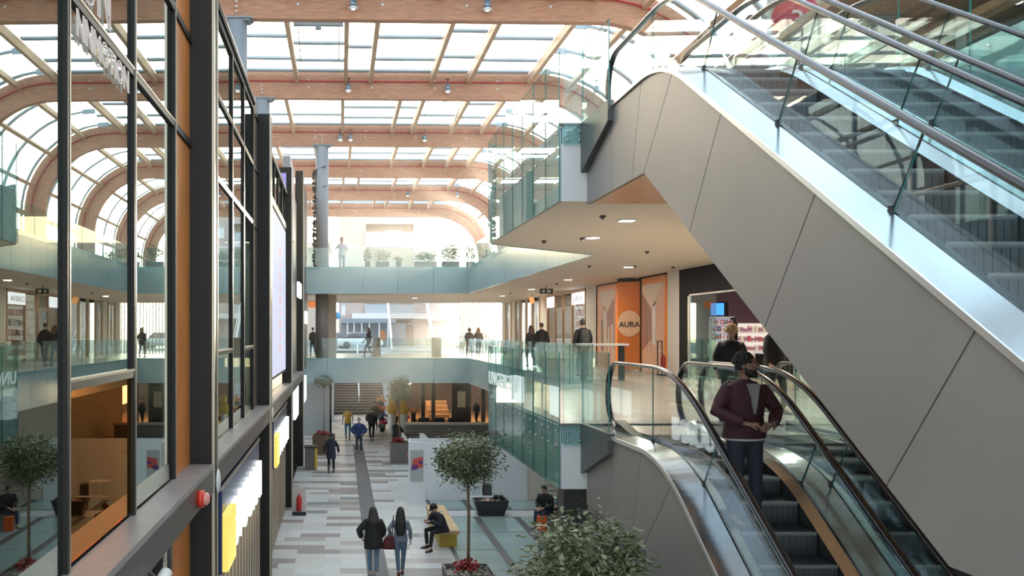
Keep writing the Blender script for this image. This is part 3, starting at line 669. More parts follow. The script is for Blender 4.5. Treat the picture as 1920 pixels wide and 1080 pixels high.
def person(loc, rz, H, label, P_, jacket=None, trousers=None, shoe=(.05, .05, .05), hair=(.03, .02, .015), hairlen=0, skin=SK, jl=.82, sleeves=True, vox=.02, extra=None, headrot=(0, 0), puff=0, cap=None, beard=False, coat_mat=None, shirt=None, skirt=None, hood=False, shoulder=1.0, boots=False, group=None):
    s = H/1.75
    r = empty('person', (0, 0, 0), 0, label, 'person', group)
    J = dict(pel=(0, 0, .95), wai=(0, 0, 1.10), che=(0, .01, 1.30), nek=(0, .0, 1.47), hea=(0, .03, 1.635), sL=(-.168, 0, 1.375), sR=(.168, 0, 1.375),
             eL=(-.25, -.03, 1.15), eR=(.25, -.03, 1.15), wL=(-.26, .05, .90), wR=(.26, .05, .90), hL=(-.09, 0, .92), hR=(.09, 0, .92),
             kL=(-.10, .03, .50), kR=(.10, .03, .50), aL=(-.10, 0, .09), aR=(.10, 0, .09))
    J.update(P_.get('J', {})); J = {k: Vector(v)*s for k, v in J.items()}
    sp = J['nek']-J['pel']; 
    def ring(c, rx, ry, n=14, yaw=0):
        return [c+Vector((rx*math.cos(a)*s, ry*math.sin(a)*s, 0)) for a in [2*math.pi*i/n for i in range(n)]]
    def torso(m, k=0, zlo=.0, top=True):
        c = [J['pel']+Vector((0, 0, -.06-zlo))*s, J['pel'], J['wai'], J['che'], J['che']*.45+J['nek']*.55+Vector((0, -.01, -.02))*s, J['che']*.15+J['nek']*.85+Vector((0, -.008, -.02))*s, J['nek']+Vector((0, 0, -.0))*s]
        rr = [(.155, .11), (.165, .115), (.140, .10), (.165, .115), (.168*shoulder, .098), (.115*shoulder, .08), (.062, .06)]
        if k: rr[0] = (.17, .125)
        m.loft([ring(a, x+k, y+k) for a, (x, y) in zip(c, rr)])
    def limb(m, pts, rad, k=0): m.tube(pts, [(q+k)*s for q in rad], 10)
    def mid(a, b, f=.5): return J[a]*(1-f)+J[b]*f
    b = MB(); torso(b)
    for q in 'LR':
        limb(b, [mid('s'+q, 'che', .25), J['s'+q], mid('s'+q, 'e'+q), J['e'+q], mid('e'+q, 'w'+q, .4), J['w'+q]], [.06, .055, .048, .038, .038, .025])
        limb(b, [J['h'+q]+Vector((0, 0, .06))*s, J['h'+q], mid('h'+q, 'k'+q), J['k'+q], mid('k'+q, 'a'+q, .35), J['a'+q]], [.075, .083, .072, .052, .054, .034])
        fd = Vector(P_.get('f'+q, (0, 1, 0))).normalized(); limb(b, [J['a'+q], J['a'+q]+fd*.08*s+Vector((0, 0, -.05))*s, J['a'+q]+fd*.16*s+Vector((0, 0, -.06))*s], [.036, .035, .025])
    limb(b, [J['nek']+Vector((0, -.01, -.06))*s, J['nek'], J['hea']+Vector((0, -.03, -.06))*s], [.062, .052, .054])
    bm = remesh(b, vox*s)
    R = Matrix.Rotation(math.radians(headrot[0]), 3, 'Z') @ Matrix.Rotation(math.radians(-headrot[1]), 3, 'X')
    H_ = MB(); head_geo(H_, Vector((0, 0, 0)), R); b0 = len(bm.v)
    for i, v in enumerate(H_.v): bm.v.append(tuple(J['hea']+Vector(v)*s))
    for f, mi in zip(H_.f, H_.m): bm.f.append([b0+i for i in f]); bm.m.append(mi); bm.sm.append(True)
    for q in 'LR':
        d = (J['w'+q]-J['e'+q]).normalized(); hd = P_.get('hd'+q, d); pn = P_.get('pn'+q, (1 if q == 'L' else -1, 0, 0)); tdir = P_.get('th'+q, (0, 1, 0))
        hand_geo(bm, J['w'+q]+Vector(hd).normalized()*.01*s, hd, pn, tdir, s*1.02, P_.get('curl', .35))
    bm.build('body', [skin, EYEW, LIP, EW], r)
    if trousers:
        t = MB(); t.loft([ring(a, x, y) for a, (x, y) in ((J['pel']+Vector((0, 0, .10))*s, (.155, .115)), (J['pel'], (.172, .125)), (J['pel']+Vector((0, 0, -.08))*s, (.16, .12)))])
        for q in 'LR': limb(t, [J['h'+q]+Vector((0, 0, .04))*s, J['h'+q], mid('h'+q, 'k'+q), J['k'+q], mid('k'+q, 'a'+q, .4), mid('k'+q, 'a'+q, .93)], [.085, .094, .082, .064, .058, .050 if not boots else .046])
        remesh(t, vox*s).build('trousers', cm('trousers', trousers, .8, noise=.12, nscale=12), r)
    if skirt:
        t = MB(); c = J['pel']; t.loft([ring(c+Vector((0, 0, z))*s, x, y) for z, x, y in ((.12, .16, .12), (0, .19, .14), (-.2, .21, .16), (-skirt[0], .22, .17))]); remesh(t, vox*s).build('skirt', cm('skirt_cloth', skirt[1], .8), r)
    if shirt:
        t = MB(); torso(t, .012, .03); remesh(t, vox*s).build('shirt', cm('shirt', shirt, .8), r)
    if jacket:
        t = MB(); lo = .95-jl*1.0; torso(t, .022+puff, max(0, .95-jl-.06))
        if jl < .86:
            c = J['pel']; t.loft([ring(c+Vector((0, 0, z))*s, x+puff, y+puff) for z, x, y in ((.05, .17, .13), (-.05, .185, .14), (jl-.95, .19, .15))])
        for q in 'LR':
            if sleeves: limb(t, [mid('s'+q, 'che', .3), J['s'+q], mid('s'+q, 'e'+q), J['e'+q], mid('e'+q, 'w'+q, .5), mid('e'+q, 'w'+q, .93)], [.062, .064, .060, .053, .049, .040], puff*.6)
            else: limb(t, [mid('s'+q, 'che', .3), J['s'+q], mid('s'+q, 'e'+q, .55)], [.064, .064, .062])
        if hood: t.ell(J['nek']+Vector((0, -.09, .0))*s, (.12*s, .08*s, .09*s))
        limb(t, [J['nek']+Vector((0, -.005, -.05))*s, J['nek']+Vector((0, -.01, .02))*s], [.085, .068])
        remesh(t, vox*s).build('jacket', coat_mat or cm('jacket', jacket, .75, noise=.15, nscale=9), r)
    for q in 'LR':
        fd = Vector(P_.get('f'+q, (0, 1, 0))).normalized(); a = J['a'+q]; t = MB()
        if boots: t.tube([a+Vector((0, 0, .24))*s, a+Vector((0, 0, .02))*s], [.055*s, .05*s], 10)
        X = fd.cross(Vector((0, 0, 1))).normalized(); rg = []
        for f, w_, h in ((-.075, .026, .045), (-.05, .038, .075), (0, .042, .085), (.06, .044, .062), (.12, .048, .045), (.17, .040, .034), (.195, .02, .02)):
            c = a+fd*f*s; base = a.z-.085*s; rg.append([Vector((c.x, c.y, 0))+X*w_*s*cx+Vector((0, 0, base+h*s*cz)) for cx, cz in ((-1, 0), (-1, .5), (-.7, .9), (0, 1), (.7, .9), (1, .5), (1, 0))])
        t.loft(rg); t.build('shoe', cm('shoe', shoe, .45), r)
    h = MB(); C = J['hea']
    def hp(x, y, z): return C+R @ (Vector((x, y, z))*s)
    rings = []
    for z, x, y, yo in ((-.05, .070, .060, -.046), (-.01, .083, .078, -.028), (.035, .087, .088, -.017), (.075, .078, .086, -.006), (.108, .055, .062, -.004), (.127, .02, .02, -.004)):
        rings.append([hp(x*math.cos(a), yo+y*math.sin(a), z) for a in [2*math.pi*i/16 for i in range(16)]])
    h.loft(rings)
    if hairlen:
        n = 6; rg = []
        for i in range(n+1):
            f = i/n; c = C+Vector((0, -.065-(.085+puff)*min(1, f*hairlen/.3), .06-hairlen*f))*s; wx = (.085+.055*math.sin(f*2.2))*(1-.35*max(0, f-.7)/.3)
            rg.append([c+Vector((wx*math.cos(a), .045*math.sin(a), 0))*s for a in [2*math.pi*k/14 for k in range(14)]])
        h.loft(rg)
        for sx in ((-1, 1) if hairlen > .1 else ()): h.tube([hp(sx*.07, .0, .06), hp(sx*.085, .02, -.05), C+Vector((sx*.10, -.02, -.22))*s, C+Vector((sx*.09, -.06, -min(hairlen, .34)))*s], [.02*s, .028*s, .035*s, .02*s], 8)
    hm = cm('hair', hair, .55, noise=.3, nscale=30, stretch=(3, 3, .4), bump=.3)
    h2 = remesh(h, .011 if vox < .015 else vox*.8, 2) if not cap else h; h2.build('hair', hm, r)
    if beard:
        t = MB(); rg = []
        for z, x, y, yo in ((-.128, .022, .035, .055), (-.11, .045, .050, .045), (-.085, .062, .062, .036), (-.065, .068, .054, .030), (-.03, .073, .02, .0)):
            rg.append([hp(x*math.cos(a), yo+y*math.sin(a), z) for a in [2*math.pi*i/16 for i in range(16)]])
        t.loft(rg); t.ell(hp(0, .098, -.046), (.03*s, .009*s, .007*s)); t.build('beard', hm, r)
    if cap:
        t = MB(); t.loft([[hp(x*math.cos(a), y*math.sin(a)-.006, z) for a in [2*math.pi*i/16 for i in range(16)]] for z, x, y in ((.015, .089, .104), (.05, .09, .106), (.095, .072, .088), (.125, .03, .04))])
        t.prism([hp(-.06, .07, .03), hp(-.04, .16, .02), hp(.04, .16, .02), hp(.06, .07, .03)], (0, 0, .012*s)); t.build('cap', cm('cap_cloth', cap, .7), r)
    if extra: extra(r, J, s, hp)
    r.location = loc; r.rotation_euler = (0, 0, rz)
    return r
def walk(k=1, arms=1, w=.13): # striding pose
    return {'J': dict(aL=(-.09, .22*k+.0, .10), aR=(.09, -.24*k, .13), kL=(-.10, .17*k+.02, .51), kR=(.10, -.02*k, .50),
            eL=(-.25, -.09*k*arms, 1.16), eR=(.25, .05*k*arms, 1.16), wL=(-.27, -.12*k*arms+.02, .91), wR=(.27, .18*k*arms+.02, .93)), 'fL': (0, 1, .1), 'fR': (0, 1, -.3)}
def backpack(r_parent, loc, rz, sc_, col, label):
    b = empty('backpack', (0, 0, 0), 0, label, 'backpack')
    m = MB(); rg = []
    for z, w_, d in ((-.22, .13, .06), (-.18, .15, .08), (0, .155, .085), (.14, .14, .075), (.22, .10, .05), (.25, .05, .03)):
        rg.append([Vector((w_*c*sc_, (d*q)*sc_, z*sc_)) for c, q in [(math.copysign(abs(math.cos(a))**.5, math.cos(a)), math.copysign(abs(math.sin(a))**.6, math.sin(a))) for a in [2*math.pi*i/16 for i in range(16)]]])
    m.loft(rg); o = m.build('bag', cm('backpack_cloth', col, .7), b)
    m = MB().cbox((0, -.09*sc_, -.08*sc_), (.2*sc_, .05*sc_, .18*sc_)); m.build('pocket', cm('backpack_cloth', tuple(c*1.3 for c in col), .7), b, bevel=.01)
    m = MB()
    for q in (-1, 1): m.tube([Vector((q*.09, .05, .2))*sc_, Vector((q*.11, .14, .255))*sc_, Vector((q*.12, .25, .20))*sc_, Vector((q*.13, .285, .05))*sc_, Vector((q*.15, .2, -.12))*sc_, Vector((q*.13, .05, -.18))*sc_], .018*sc_, 6)
    m.build('strap', cm('backpack_strap', col, .7), b)
    b.location = loc; b.rotation_euler = (0, 0, rz)
    return b
# ---------------------------------------------------------------- who stands where
def ground(u, v, z=0.0):
    D = F*(EYE-z)/(v-CY); return Vector((PX(u, D), D, z))
PI = math.pi
# bearded man on the escalator, facing the camera, head turned to his left (picture right)
J = dict(pel=(0, 0, .95), sL=(-.18, .0, 1.38), sR=(.18, .0, 1.38), eL=(-.30, .06, 1.17), wL=(-.12, .26, 1.05), eR=(.31, .02, 1.17), wR=(.17, .27, 1.06), che=(0, .0, 1.30), aL=(-.11, .02, .09), aR=(.11, .0, .09))
man_p = TW(4.5, 4.32, 9.72, 3.85)
def man_extra(r, J, s, hp):
    m = MB(); y = .160
    m.prism([(-.055*s, y*s, 1.45*s), (.05*s, y*s, 1.45*s), (.028*s, (y+.008)*s, 1.24*s), (.0, (y+.008)*s, 1.14*s), (-.02*s, (y+.008)*s, 1.24*s)], (0, -.08*s, 0)); m.build('shirt_front', cm('shirt_white_front', (.27, .25, .24), .8), r)
    MB().loft([[Vector(((.19)*math.cos(a)*s, .145*math.sin(a)*s, z*s)) for a in [2*PI*i/20 for i in range(20)]] for z in (.87, .935)]).build('shirt_hem', cm('shirt_hem', (.50, .47, .44), .8), r)
    m = MB(); q = random.Random(2)
    for k in range(120):
        a = q.random()*2*PI; b = q.uniform(-.1, 1.5); m.ell(hp(.088*math.cos(a)*math.cos(b), -.018+.095*math.sin(a)*math.cos(b)*(1 if math.sin(a) < 0 else .85), .03+.105*math.sin(b)), (.020, .020, .018), 6, 4)
    m.build('hair_curls', cm('curls', (.012, .010, .009), .6), r)
man = person(man_p, PI+.22, 1.80, 'bearded man in a dark red jacket and jeans riding down the lower escalator', {'J': J, 'hdL': (.9, .45, .05), 'pnL': (.2, -.3, -1), 'thL': (.3, .6, .6), 'hdR': (-.8, .5, .0), 'pnR': (0, -.3, -1), 'thR': (-.3, .6, .6), 'curl': .62},
             jacket=(.042, .008, .011), trousers=(.013, .019, .030), skin=SK2, hair=(.012, .010, .009), beard=True, jl=.93, vox=.012, headrot=(42, -4), extra=man_extra, shoulder=1.16, puff=.02, shoe=(.03, .03, .03))
man.scale = (1.10, 1.06, 1)
# phone-like grey object in his hand
bk = backpack(man, man_p+Vector((-.03, .235, 1.27)), PI+.22, .95, (.035, .03, .035), 'dark backpack worn by the bearded man on the escalator')
ph = MB().cbox((0, 0, 0), (.075, .012, .15)); o = ph.build('phone', cm('phone_dark', (.05, .05, .06), .2), bevel=.004); o.location = man_p+Vector((.10, -.395, 1.085)); o.rotation_euler = (.9, 0, 1.0); tag(o, 'dark phone held by the bearded man on the escalator', 'phone')
def blond(r, J, s, hp):
    m = MB(); q = random.Random(6)
    for k in range(110):
        a = q.random()*2*PI; b = q.uniform(-.5, 1.5)
        if math.sin(a) > .3 and b < .6: continue
        m.ell(hp(.092*math.cos(a)*math.cos(b), -.018+.1*math.sin(a)*math.cos(b), .02+.115*math.sin(b)), (.022, .022, .020), 6, 4)
    m.build('hair_curls', cm('blond_curls', (.55, .36, .16), .6), r)
# blonde woman behind the balustrade and dark visitor beside
person((6.18, 14.6, 4.5), PI-.2, 1.50, 'person with curly blonde hair in a black coat at the top of the lower escalators', {'J': dict(hea=(0, .09, 1.62), nek=(0, .03, 1.46))}, jacket=(.008, .008, .009), trousers=(.02, .02, .025), hair=(.55, .36, .16), hairlen=.06, jl=.75, vox=.016, headrot=(10, 28), puff=.03, extra=blond)
person((7.25, 15.4, 4.5), PI+.5, 1.62, 'person in black clothes partly hidden behind the grey escalator panels', walk(.5), jacket=(.008, .008, .009), trousers=(.02, .02, .02), hair=(.01, .01, .01), jl=.7, vox=.025, puff=.03)
# people on the first floor
p = Vector((7.60, 28.9, 4.5)); person(p, .05, 1.80, 'person in a black jacket with a grey backpack walking away past the bronze shop window', walk(.8), jacket=(.015, .015, .017), trousers=(.07, .10, .15), hair=(.05, .035, .03), jl=.85, vox=.02, puff=.03, shoulder=1.1)
backpack(None, p+Vector((0, -.22, 1.22)), .05, 1.0, (.05, .045, .04), 'grey backpack on the person walking past the bronze shop window')
person((7.75, 37.5, 4.5), .3, 1.68, 'person with long brown hair in dark clothes, left one of the first floor pair', walk(.7), jacket=(.02, .02, .022), trousers=(.12, .16, .25), hair=(.10, .055, .03), hairlen=.35, vox=.03)
person((8.25, 37.8, 4.5), .2, 1.78, 'person with short hair and dark coat, right one of the first floor pair', walk(-.7), jacket=(.015, .014, .015), trousers=(.05, .06, .1), hair=(.06, .04, .03), vox=.03, puff=.02)
person((7.2, 51.5, 4.5), .2, 1.68, 'dark haired one of two far people before the bright glass wall, first floor', walk(.7), jacket=(.02, .018, .016), trousers=(.1, .1, .12), hair=(.05, .03, .02), hairlen=.2, vox=.035)
person((7.75, 51.8, 4.5), .1, 1.68, 'far right one of two people near the bright glass wall, with fair hair', walk(-.7), jacket=(.03, .024, .02), trousers=(.1, .1, .12), hair=(.25, .16, .08), hairlen=.3, vox=.035)
person((1.62, 53.0, 4.5), PI/2+.15, 1.68, 'person with long dark hair and a shoulder bag striding left across the far bridge', walk(1.15), jacket=(.016, .016, .016), trousers=(.05, .055, .06), hair=(.05, .03, .025), hairlen=.35, jl=.8, vox=.03)
person((-1.66, 56.0, 4.5), .4, 1.70, 'small dark figure at the far left end of the first floor bridge', walk(.6), jacket=(.02, .02, .02), trousers=(.03, .03, .03), vox=.035)
person((.08, 48.2, 9.0), PI, 1.85, 'person in pale clothes with dark hair leaning on the second floor balustrade', {'J': dict(eL=(-.3, .1, 1.15), wL=(-.2, .32, 1.1), eR=(.3, .1, 1.15), wR=(.3, .34, 1.12))}, jacket=(.55, .57, .60), trousers=(.4, .42, .45), hair=(.03, .02, .02), vox=.03)
# top of the escalators
person((5.75, 14.5, 9.0), PI-.3, 1.66, 'person with dark hair in grey behind the upper escalator balustrade', {}, jacket=(.10, .11, .12), trousers=(.05, .05, .06), hair=(.03, .02, .02), hairlen=.15, vox=.025)
person((6.35, 14.3, 9.0), PI, 1.78, 'tall person in a red and grey top at the head of the upper escalators', {}, jacket=(.22, .05, .06), trousers=(.06, .06, .07), hair=(.04, .03, .03), vox=.025)
# ground floor
g = ground(700, 1079); person(g, .08, 1.66, 'person with long dark hair in an oversized black jacket walking away on the tactile strip', {'J': dict(eL=(-.37, -.02, 1.16), wL=(-.30, .10, .96), eR=(.27, .02, 1.16), wR=(.24, .12, .97), aL=(-.07, .10, .09), aR=(.07, -.10, .11), kL=(-.09, .1, .5), kR=(.09, .04, .5))},
       jacket=(.018, .018, .016), trousers=(.17, .25, .34), hair=(.022, .017, .014), hairlen=.42, jl=.70, vox=.014, puff=.05, shoe=(.55, .5, .47), hood=True)
g2 = ground(751, 1078); person(g2, -.05, 1.64, 'person with very long black hair and jeans carrying a dark red shoulder bag', {'J': dict(eL=(-.30, -.06, 1.20), wL=(-.25, .10, 1.02), aL=(-.05, -.12, .11), aR=(.05, .12, .09), kL=(-.08, .03, .5), kR=(.08, .12, .5))},
       jacket=(.20, .22, .27), trousers=(.14, .20, .27), hair=(.016, .012, .010), hairlen=.66, jl=.88, vox=.014, shoe=(.12, .03, .03))
hb = empty('shoulder_bag', g2+Vector((-.26, .0, .72)), .1, 'dark red shoulder bag hanging at the left hip of the person with very long hair', 'bag')
MB().loft([[Vector((-.26, 0, .80))+g2+Vector((w_*math.cos(a), .06*math.sin(a), z)) for a in [2*PI*i/16 for i in range(16)]] for z, w_ in ((-.17, .17), (-.12, .19), (0, .17), (.1, .12), (.15, .05))]).build('bag', cm('bag_red', (.11, .015, .02), .6), hb)
MB().tube([g2+Vector((-.30, .03, .92)), g2+Vector((-.20, .07, 1.2)), g2+Vector((-.16, .03, 1.44)), g2+Vector((-.18, -.05, 1.40)), g2+Vector((-.2, -.07, .95))], .012, 6).build('strap', cm('bag_strap', (.06, .01, .015), .6), hb)
# sitting man with cap
sm = Vector((2.80, 25.2, 0))
person(sm, PI/2+.45, 1.74, 'person in a black cap and black jacket sitting on the yellow bench, looking down', {'J': dict(pel=(0, 0, .52), wai=(0, .05, .66), che=(0, .14, .84), nek=(0, .22, .99), hea=(0, .29, 1.12), sL=(-.19, .18, .93), sR=(.19, .18, .93), eL=(-.27, .27, .70), eR=(.27, .27, .70), wL=(-.08, .46, .78), wR=(.07, .46, .74),
       hL=(-.10, .04, .52), hR=(.10, .04, .52), kL=(-.20, .46, .50), kR=(.16, .44, .50), aL=(-.26, .56, .09), aR=(.17, .40, .09)), 'fL': (-.3, 1, 0), 'fR': (.1, 1, 0), 'hdL': (.4, .7, -.2), 'hdR': (-.4, .7, .1), 'pnL': (0, 0, 1), 'pnR': (0, 0, 1), 'thL': (.5, 0, .5), 'thR': (-.5, 0, .5), 'curl': .6},
       jacket=(.018, .020, .026), trousers=(.014, .014, .015), cap=(.008, .008, .01), jl=.95, vox=.015, headrot=(0, 38), puff=.03, shoe=(.012, .012, .012))
# couple at the right under the platform
def seat(dx=0): return {'J': dict(pel=(0, 0, .50), wai=(0, .02, .66), che=(0, .08, .86), nek=(0, .13, 1.02), hea=(0, .18, 1.17), sL=(-.19, .1, .96), sR=(.19, .1, .96), eL=(-.26, .14, .70), eR=(.26, .14, .70), wL=(-.1, .36, .64), wR=(.1, .36, .62),
       hL=(-.10, .04, .50), hR=(.10, .04, .50), kL=(-.13, .45, .50), kR=(.13, .44, .50), aL=(-.15, .50, .09), aR=(.15, .44, .09)), 'curl': .5, 'pnL': (0, 0, -1), 'pnR': (0, 0, -1)}
person((6.26, 27.9, 0), PI/2+.8, 1.74, 'seated person in a black jacket under the platform, left one of two', seat(), jacket=(.016, .017, .018), trousers=(.04, .05, .10), hair=(.015, .012, .01), jl=.9, vox=.02, headrot=(0, 25), puff=.03)
person((6.95, 28.3, 0), PI/2+.5, 1.70, 'seated person in a blue top under the platform, right one of two', seat(), jacket=(.02, .07, .14), trousers=(.02, .025, .05), hair=(.02, .016, .014), jl=.9, vox=.02, headrot=(0, 25), puff=.02)
# walkers farther away
g = ground(621, 886); person(g, .0, 1.66, 'person in a dark blue hooded coat walking away near the waste bin', {'J': dict(eL=(-.29, -.02, 1.16), eR=(.29, -.02, 1.16), wL=(-.33, .02, .88), wR=(.33, .02, .88), aL=(-.11, -.1, .1), aR=(.11, .1, .09))}, jacket=(.018, .022, .04), trousers=(.012, .012, .014), hair=(.02, .018, .02), jl=.62, vox=.02, hood=True, puff=.02, boots=True)
g = ground(673, 850); person(g, PI, 1.74, 'person in a blue padded jacket with hands in pockets walking towards the camera', {'J': dict(eL=(-.36, -.02, 1.15), eR=(.36, -.02, 1.15), wL=(-.22, .1, .98), wR=(.22, .1, .98), aL=(-.10, .12, .09), aR=(.10, -.12, .1))}, jacket=(.018, .040, .13), trousers=(.03, .05, .055), hair=(.06, .05, .045), jl=.86, vox=.02, puff=.055)
g = ground(652, 824); person(g, PI, 1.84, 'person in a yellow T-shirt and denim shorts walking towards the camera', walk(.5), jacket=(.62, .36, .05), sleeves=False, trousers=(.08, .20, .32), hair=(.02, .016, .014), jl=.84, vox=.02, skin=SK2)
g = ground(697, 826); person(g, 0.1, 1.82, 'person dressed in black with bare elbows out, walking near the stairs', {'J': dict(eL=(-.30, -.06, 1.18), eR=(.30, -.06, 1.18), wL=(-.2, .1, 1.0), wR=(.2, .1, 1.0), aL=(-.07, -.15, .11), aR=(.07, .15, .09))}, jacket=(.014, .013, .013), trousers=(.014, .014, .014), hair=(.02, .016, .014), jl=.86, vox=.02, puff=.02)
g = ground(703, 806); person(g, .3, 1.75, 'far dark figure in front of the brown stairs', walk(.4), jacket=(.015, .013, .012), trousers=(.014, .014, .014), vox=.03, puff=.03)
person((2.75, 45.2, 0), -.5, 1.62, 'person in a black coat behind the middle planter by the white counter', {'J': dict(eL=(-.2, .2, 1.15), wL=(-.1, .4, 1.1), eR=(.25, .2, 1.15), wR=(.15, .42, 1.1))}, jacket=(.012, .013, .012), trousers=(.015, .015, .015), vox=.025, jl=.6, puff=.06, hood=True)
person((8.5, 57.5, 0), 2.0, 1.8, 'dark figure leaning at the right of the warm lit shop front', walk(.3), jacket=(.012, .012, .012), trousers=(.015, .015, .015), vox=.035)
person((8.55, 27.2, 0), 2.4, 1.7, 'person in dark trousers sitting under the lower escalator, legs stretched out', {'J': dict(seat()['J'], aL=(-.2, .75, .1), aR=(.1, .78, .1)), 'curl': .4}, jacket=(.2, .16, .14), trousers=(.012, .012, .014), vox=.025, shoe=(.03, .01, .015))
# ================================================================ RIGHT HAND SHOPS, FIRST FLOOR (wall plane x = 10.7)
WX = 10.7; Z1 = 4.5; ZC = 7.84
for i, (a, b, ww) in enumerate(((29.05, 30.2, 0), (38.4, 40.2, 0), (47.8, 49.4, 0), (56.5, 57.6, 0), (59.8, 61, 0), (-4, 21.5, 0))):
    MB().box(WX, a, Z1, WX+.5, b, ZC).build('wall_right', offwhite, kind='structure')
MB().box(15.5, -4, Z1, 15.6, 61, ZC).build('wall_right', offwhite, kind='structure')
MB().box(10.9, 20, Z1-.1, 15.5, 61, Z1).build('floor', cm('shop_floor_tan', (.42, .33, .25), .3), kind='structure')
MB().box(10.9, 20, ZC, 15.5, 61, ZC+.05).build('ceiling', offwhite, kind='structure')
for y in (30.15, 39.9, 48.6): MB().box(11.2, y, Z1, 15.5, y+.1, ZC).build('wall_right', offwhite, kind='structure')
# dark cosmetics shop
dk = mat('shop_black_frame', (.010, .010, .011), .7, spec=.2)
s = empty('shopfront', (WX, 25, Z1), 0, 'black shopfront with a glass corner and brightly stocked shelves, right of the orange one', 'shopfront')
MB().box(WX-.03, 28.4, Z1, WX+.3, 29.05, ZC).box(WX-.03, 21.5, 7.05, WX+.2, 28.4, ZC).build('frame', dk, s)
MB().box(WX, 21.6, Z1, WX+.03, 21.8, 7.05).build('post', steel, s)
MB().box(WX-.02, 24.5, 7.0, WX+.04, 28.4, 7.06).box(WX-.02, 28.25, Z1, WX+.04, 28.4, 7.05).build('steel_trim', steel, s)
MB().box(WX+.0, 26.3, Z1, WX+.02, 28.3, 7.0).build('glass_pane', glassmat('teal_shop_glass', (.62, .78, .78), .12), s)
MB().box(11.2, 29.5, Z1, 15.5, 29.6, ZC).build('wall_right', cm('plum_wall', (.07, .02, .04), .5), kind='structure')
lt = emis('shelf_light', (1, .95, .92), 2.2)
def shelves(x0, x1, z0, z1, y, n, back, lab):
    r = empty('shelf_unit', ((x0+x1)/2, y, z0), 0, lab, 'shelf')
    MB().box(x0, y+.3, z0, x1, y+.34, z1).build('back_panel', back, r)
    for k in range(n+1):
        z = z0+(z1-z0)*k/n; MB().box(x0, y, z, x1, y+.3, z+.025).build('shelf', white, r)
    MB().box(x0, y+.05, 4.5, x1, y+.3, z0).build('plinth', dk, r)
    MB().box(x0-.03, y, z0, x0, y+.34, z1+.03).box(x1, y, z0, x1+.03, y+.34, z1+.03).build('side', dk, r)
    return r
shelves(11.55, 12.35, 4.7, 6.35, 28.9, 7, emis('back_cool', (.65, .62, .8), .5), 'shelf unit with a blue lit top and pink and white packs inside the black shopfront')
MB().box(11.6, 28.85, 6.42, 12.0, 28.9, 6.8).build('blue_display', emis('display_blue', (.05, .35, .95), 1.4))
o = COL.objects['blue_display']; tag(o, 'small bright blue display above the pink and white packs in the black shopfront', 'screen'); MB().box(11.6, 29.25, 4.5, 12.3, 29.4, 6.85).box(11.62, 28.9, 6.42, 12.0, 29.25, 6.8).build('stand', dk, o)
shelves(12.45, 14.3, 5.0, 6.15, 28.9, 4, emis('back_warm', (1, .88, .78), .9), 'brightly lit shelf unit of small red and cream packs behind the blonde person')
pk = {}
cols = [(.75, .72, .74), (.55, .10, .28), (.10, .30, .38), (.8, .45, .5), (.85, .8, .7), (.6, .12, .08), (.2, .1, .3)]
prm = [cm('pack_%d' % i, c, .4) for i, c in enumerate(cols)]
pme = [MB().box(-.04, -.05, 0, .04, .05, .15).box(-.042, -.052, .05, .042, -.05, .10, 1).mesh('pack', [prm[i], prm[(i+3) % 7]]) for i in range(7)]
rr = random.Random(11)
def packs(x0, x1, z0, z1, y, n, per, labs, grp, pal):
    for k in range(n):
        z = z0+(z1-z0)*k/n+.025
        for j in range(per):
            o = bpy.data.objects.new('pack', pme[rr.choice(pal)]); COL.objects.link(o); o.location = (x0+(x1-x0)*(j+.5)/per, y+.12, z); tag(o, labs, 'box', grp); o.scale.z = .8+.45*rr.random()*(1 if n > 5 else 1.2)
packs(11.55, 12.35, 4.7, 6.35, 28.9, 7, 8, 'small pack on the shelves under the blue display', 'packs under the blue display', [0, 1, 2, 0, 3, 6])
packs(12.45, 14.3, 5.0, 6.15, 28.9, 4, 16, 'small pack on the brightly lit shelves behind the blonde person', 'packs on the bright shelves', [3, 4, 5, 4, 3])
c = empty('display_figure', (11.0, 27.6, Z1), 0, 'pale rounded display figure standing in the window of the black shopfront', 'figure')
MB().lathe((11.15, 27.6, 0), [(.10, Z1), (.16, 4.8), (.11, 5.1), (.15, 5.25), (.17, 5.45), (.12, 5.6), (.03, 5.66)], 14).build('figure', cm('pale_cream', (.75, .70, .55), .5), c)
ct = empty('counter', (12.9, 26.5, Z1), 0, 'white topped counter in front of the bright shelves of the black shopfront', 'counter'); MB().box(12.5, 27.3, Z1, 14.2, 27.8, 5.25).build('body', dk, ct); MB().box(12.45, 27.25, 5.25, 14.25, 27.85, 5.32).build('top', emis('counter_top', (.9, .9, .88), .6), ct)
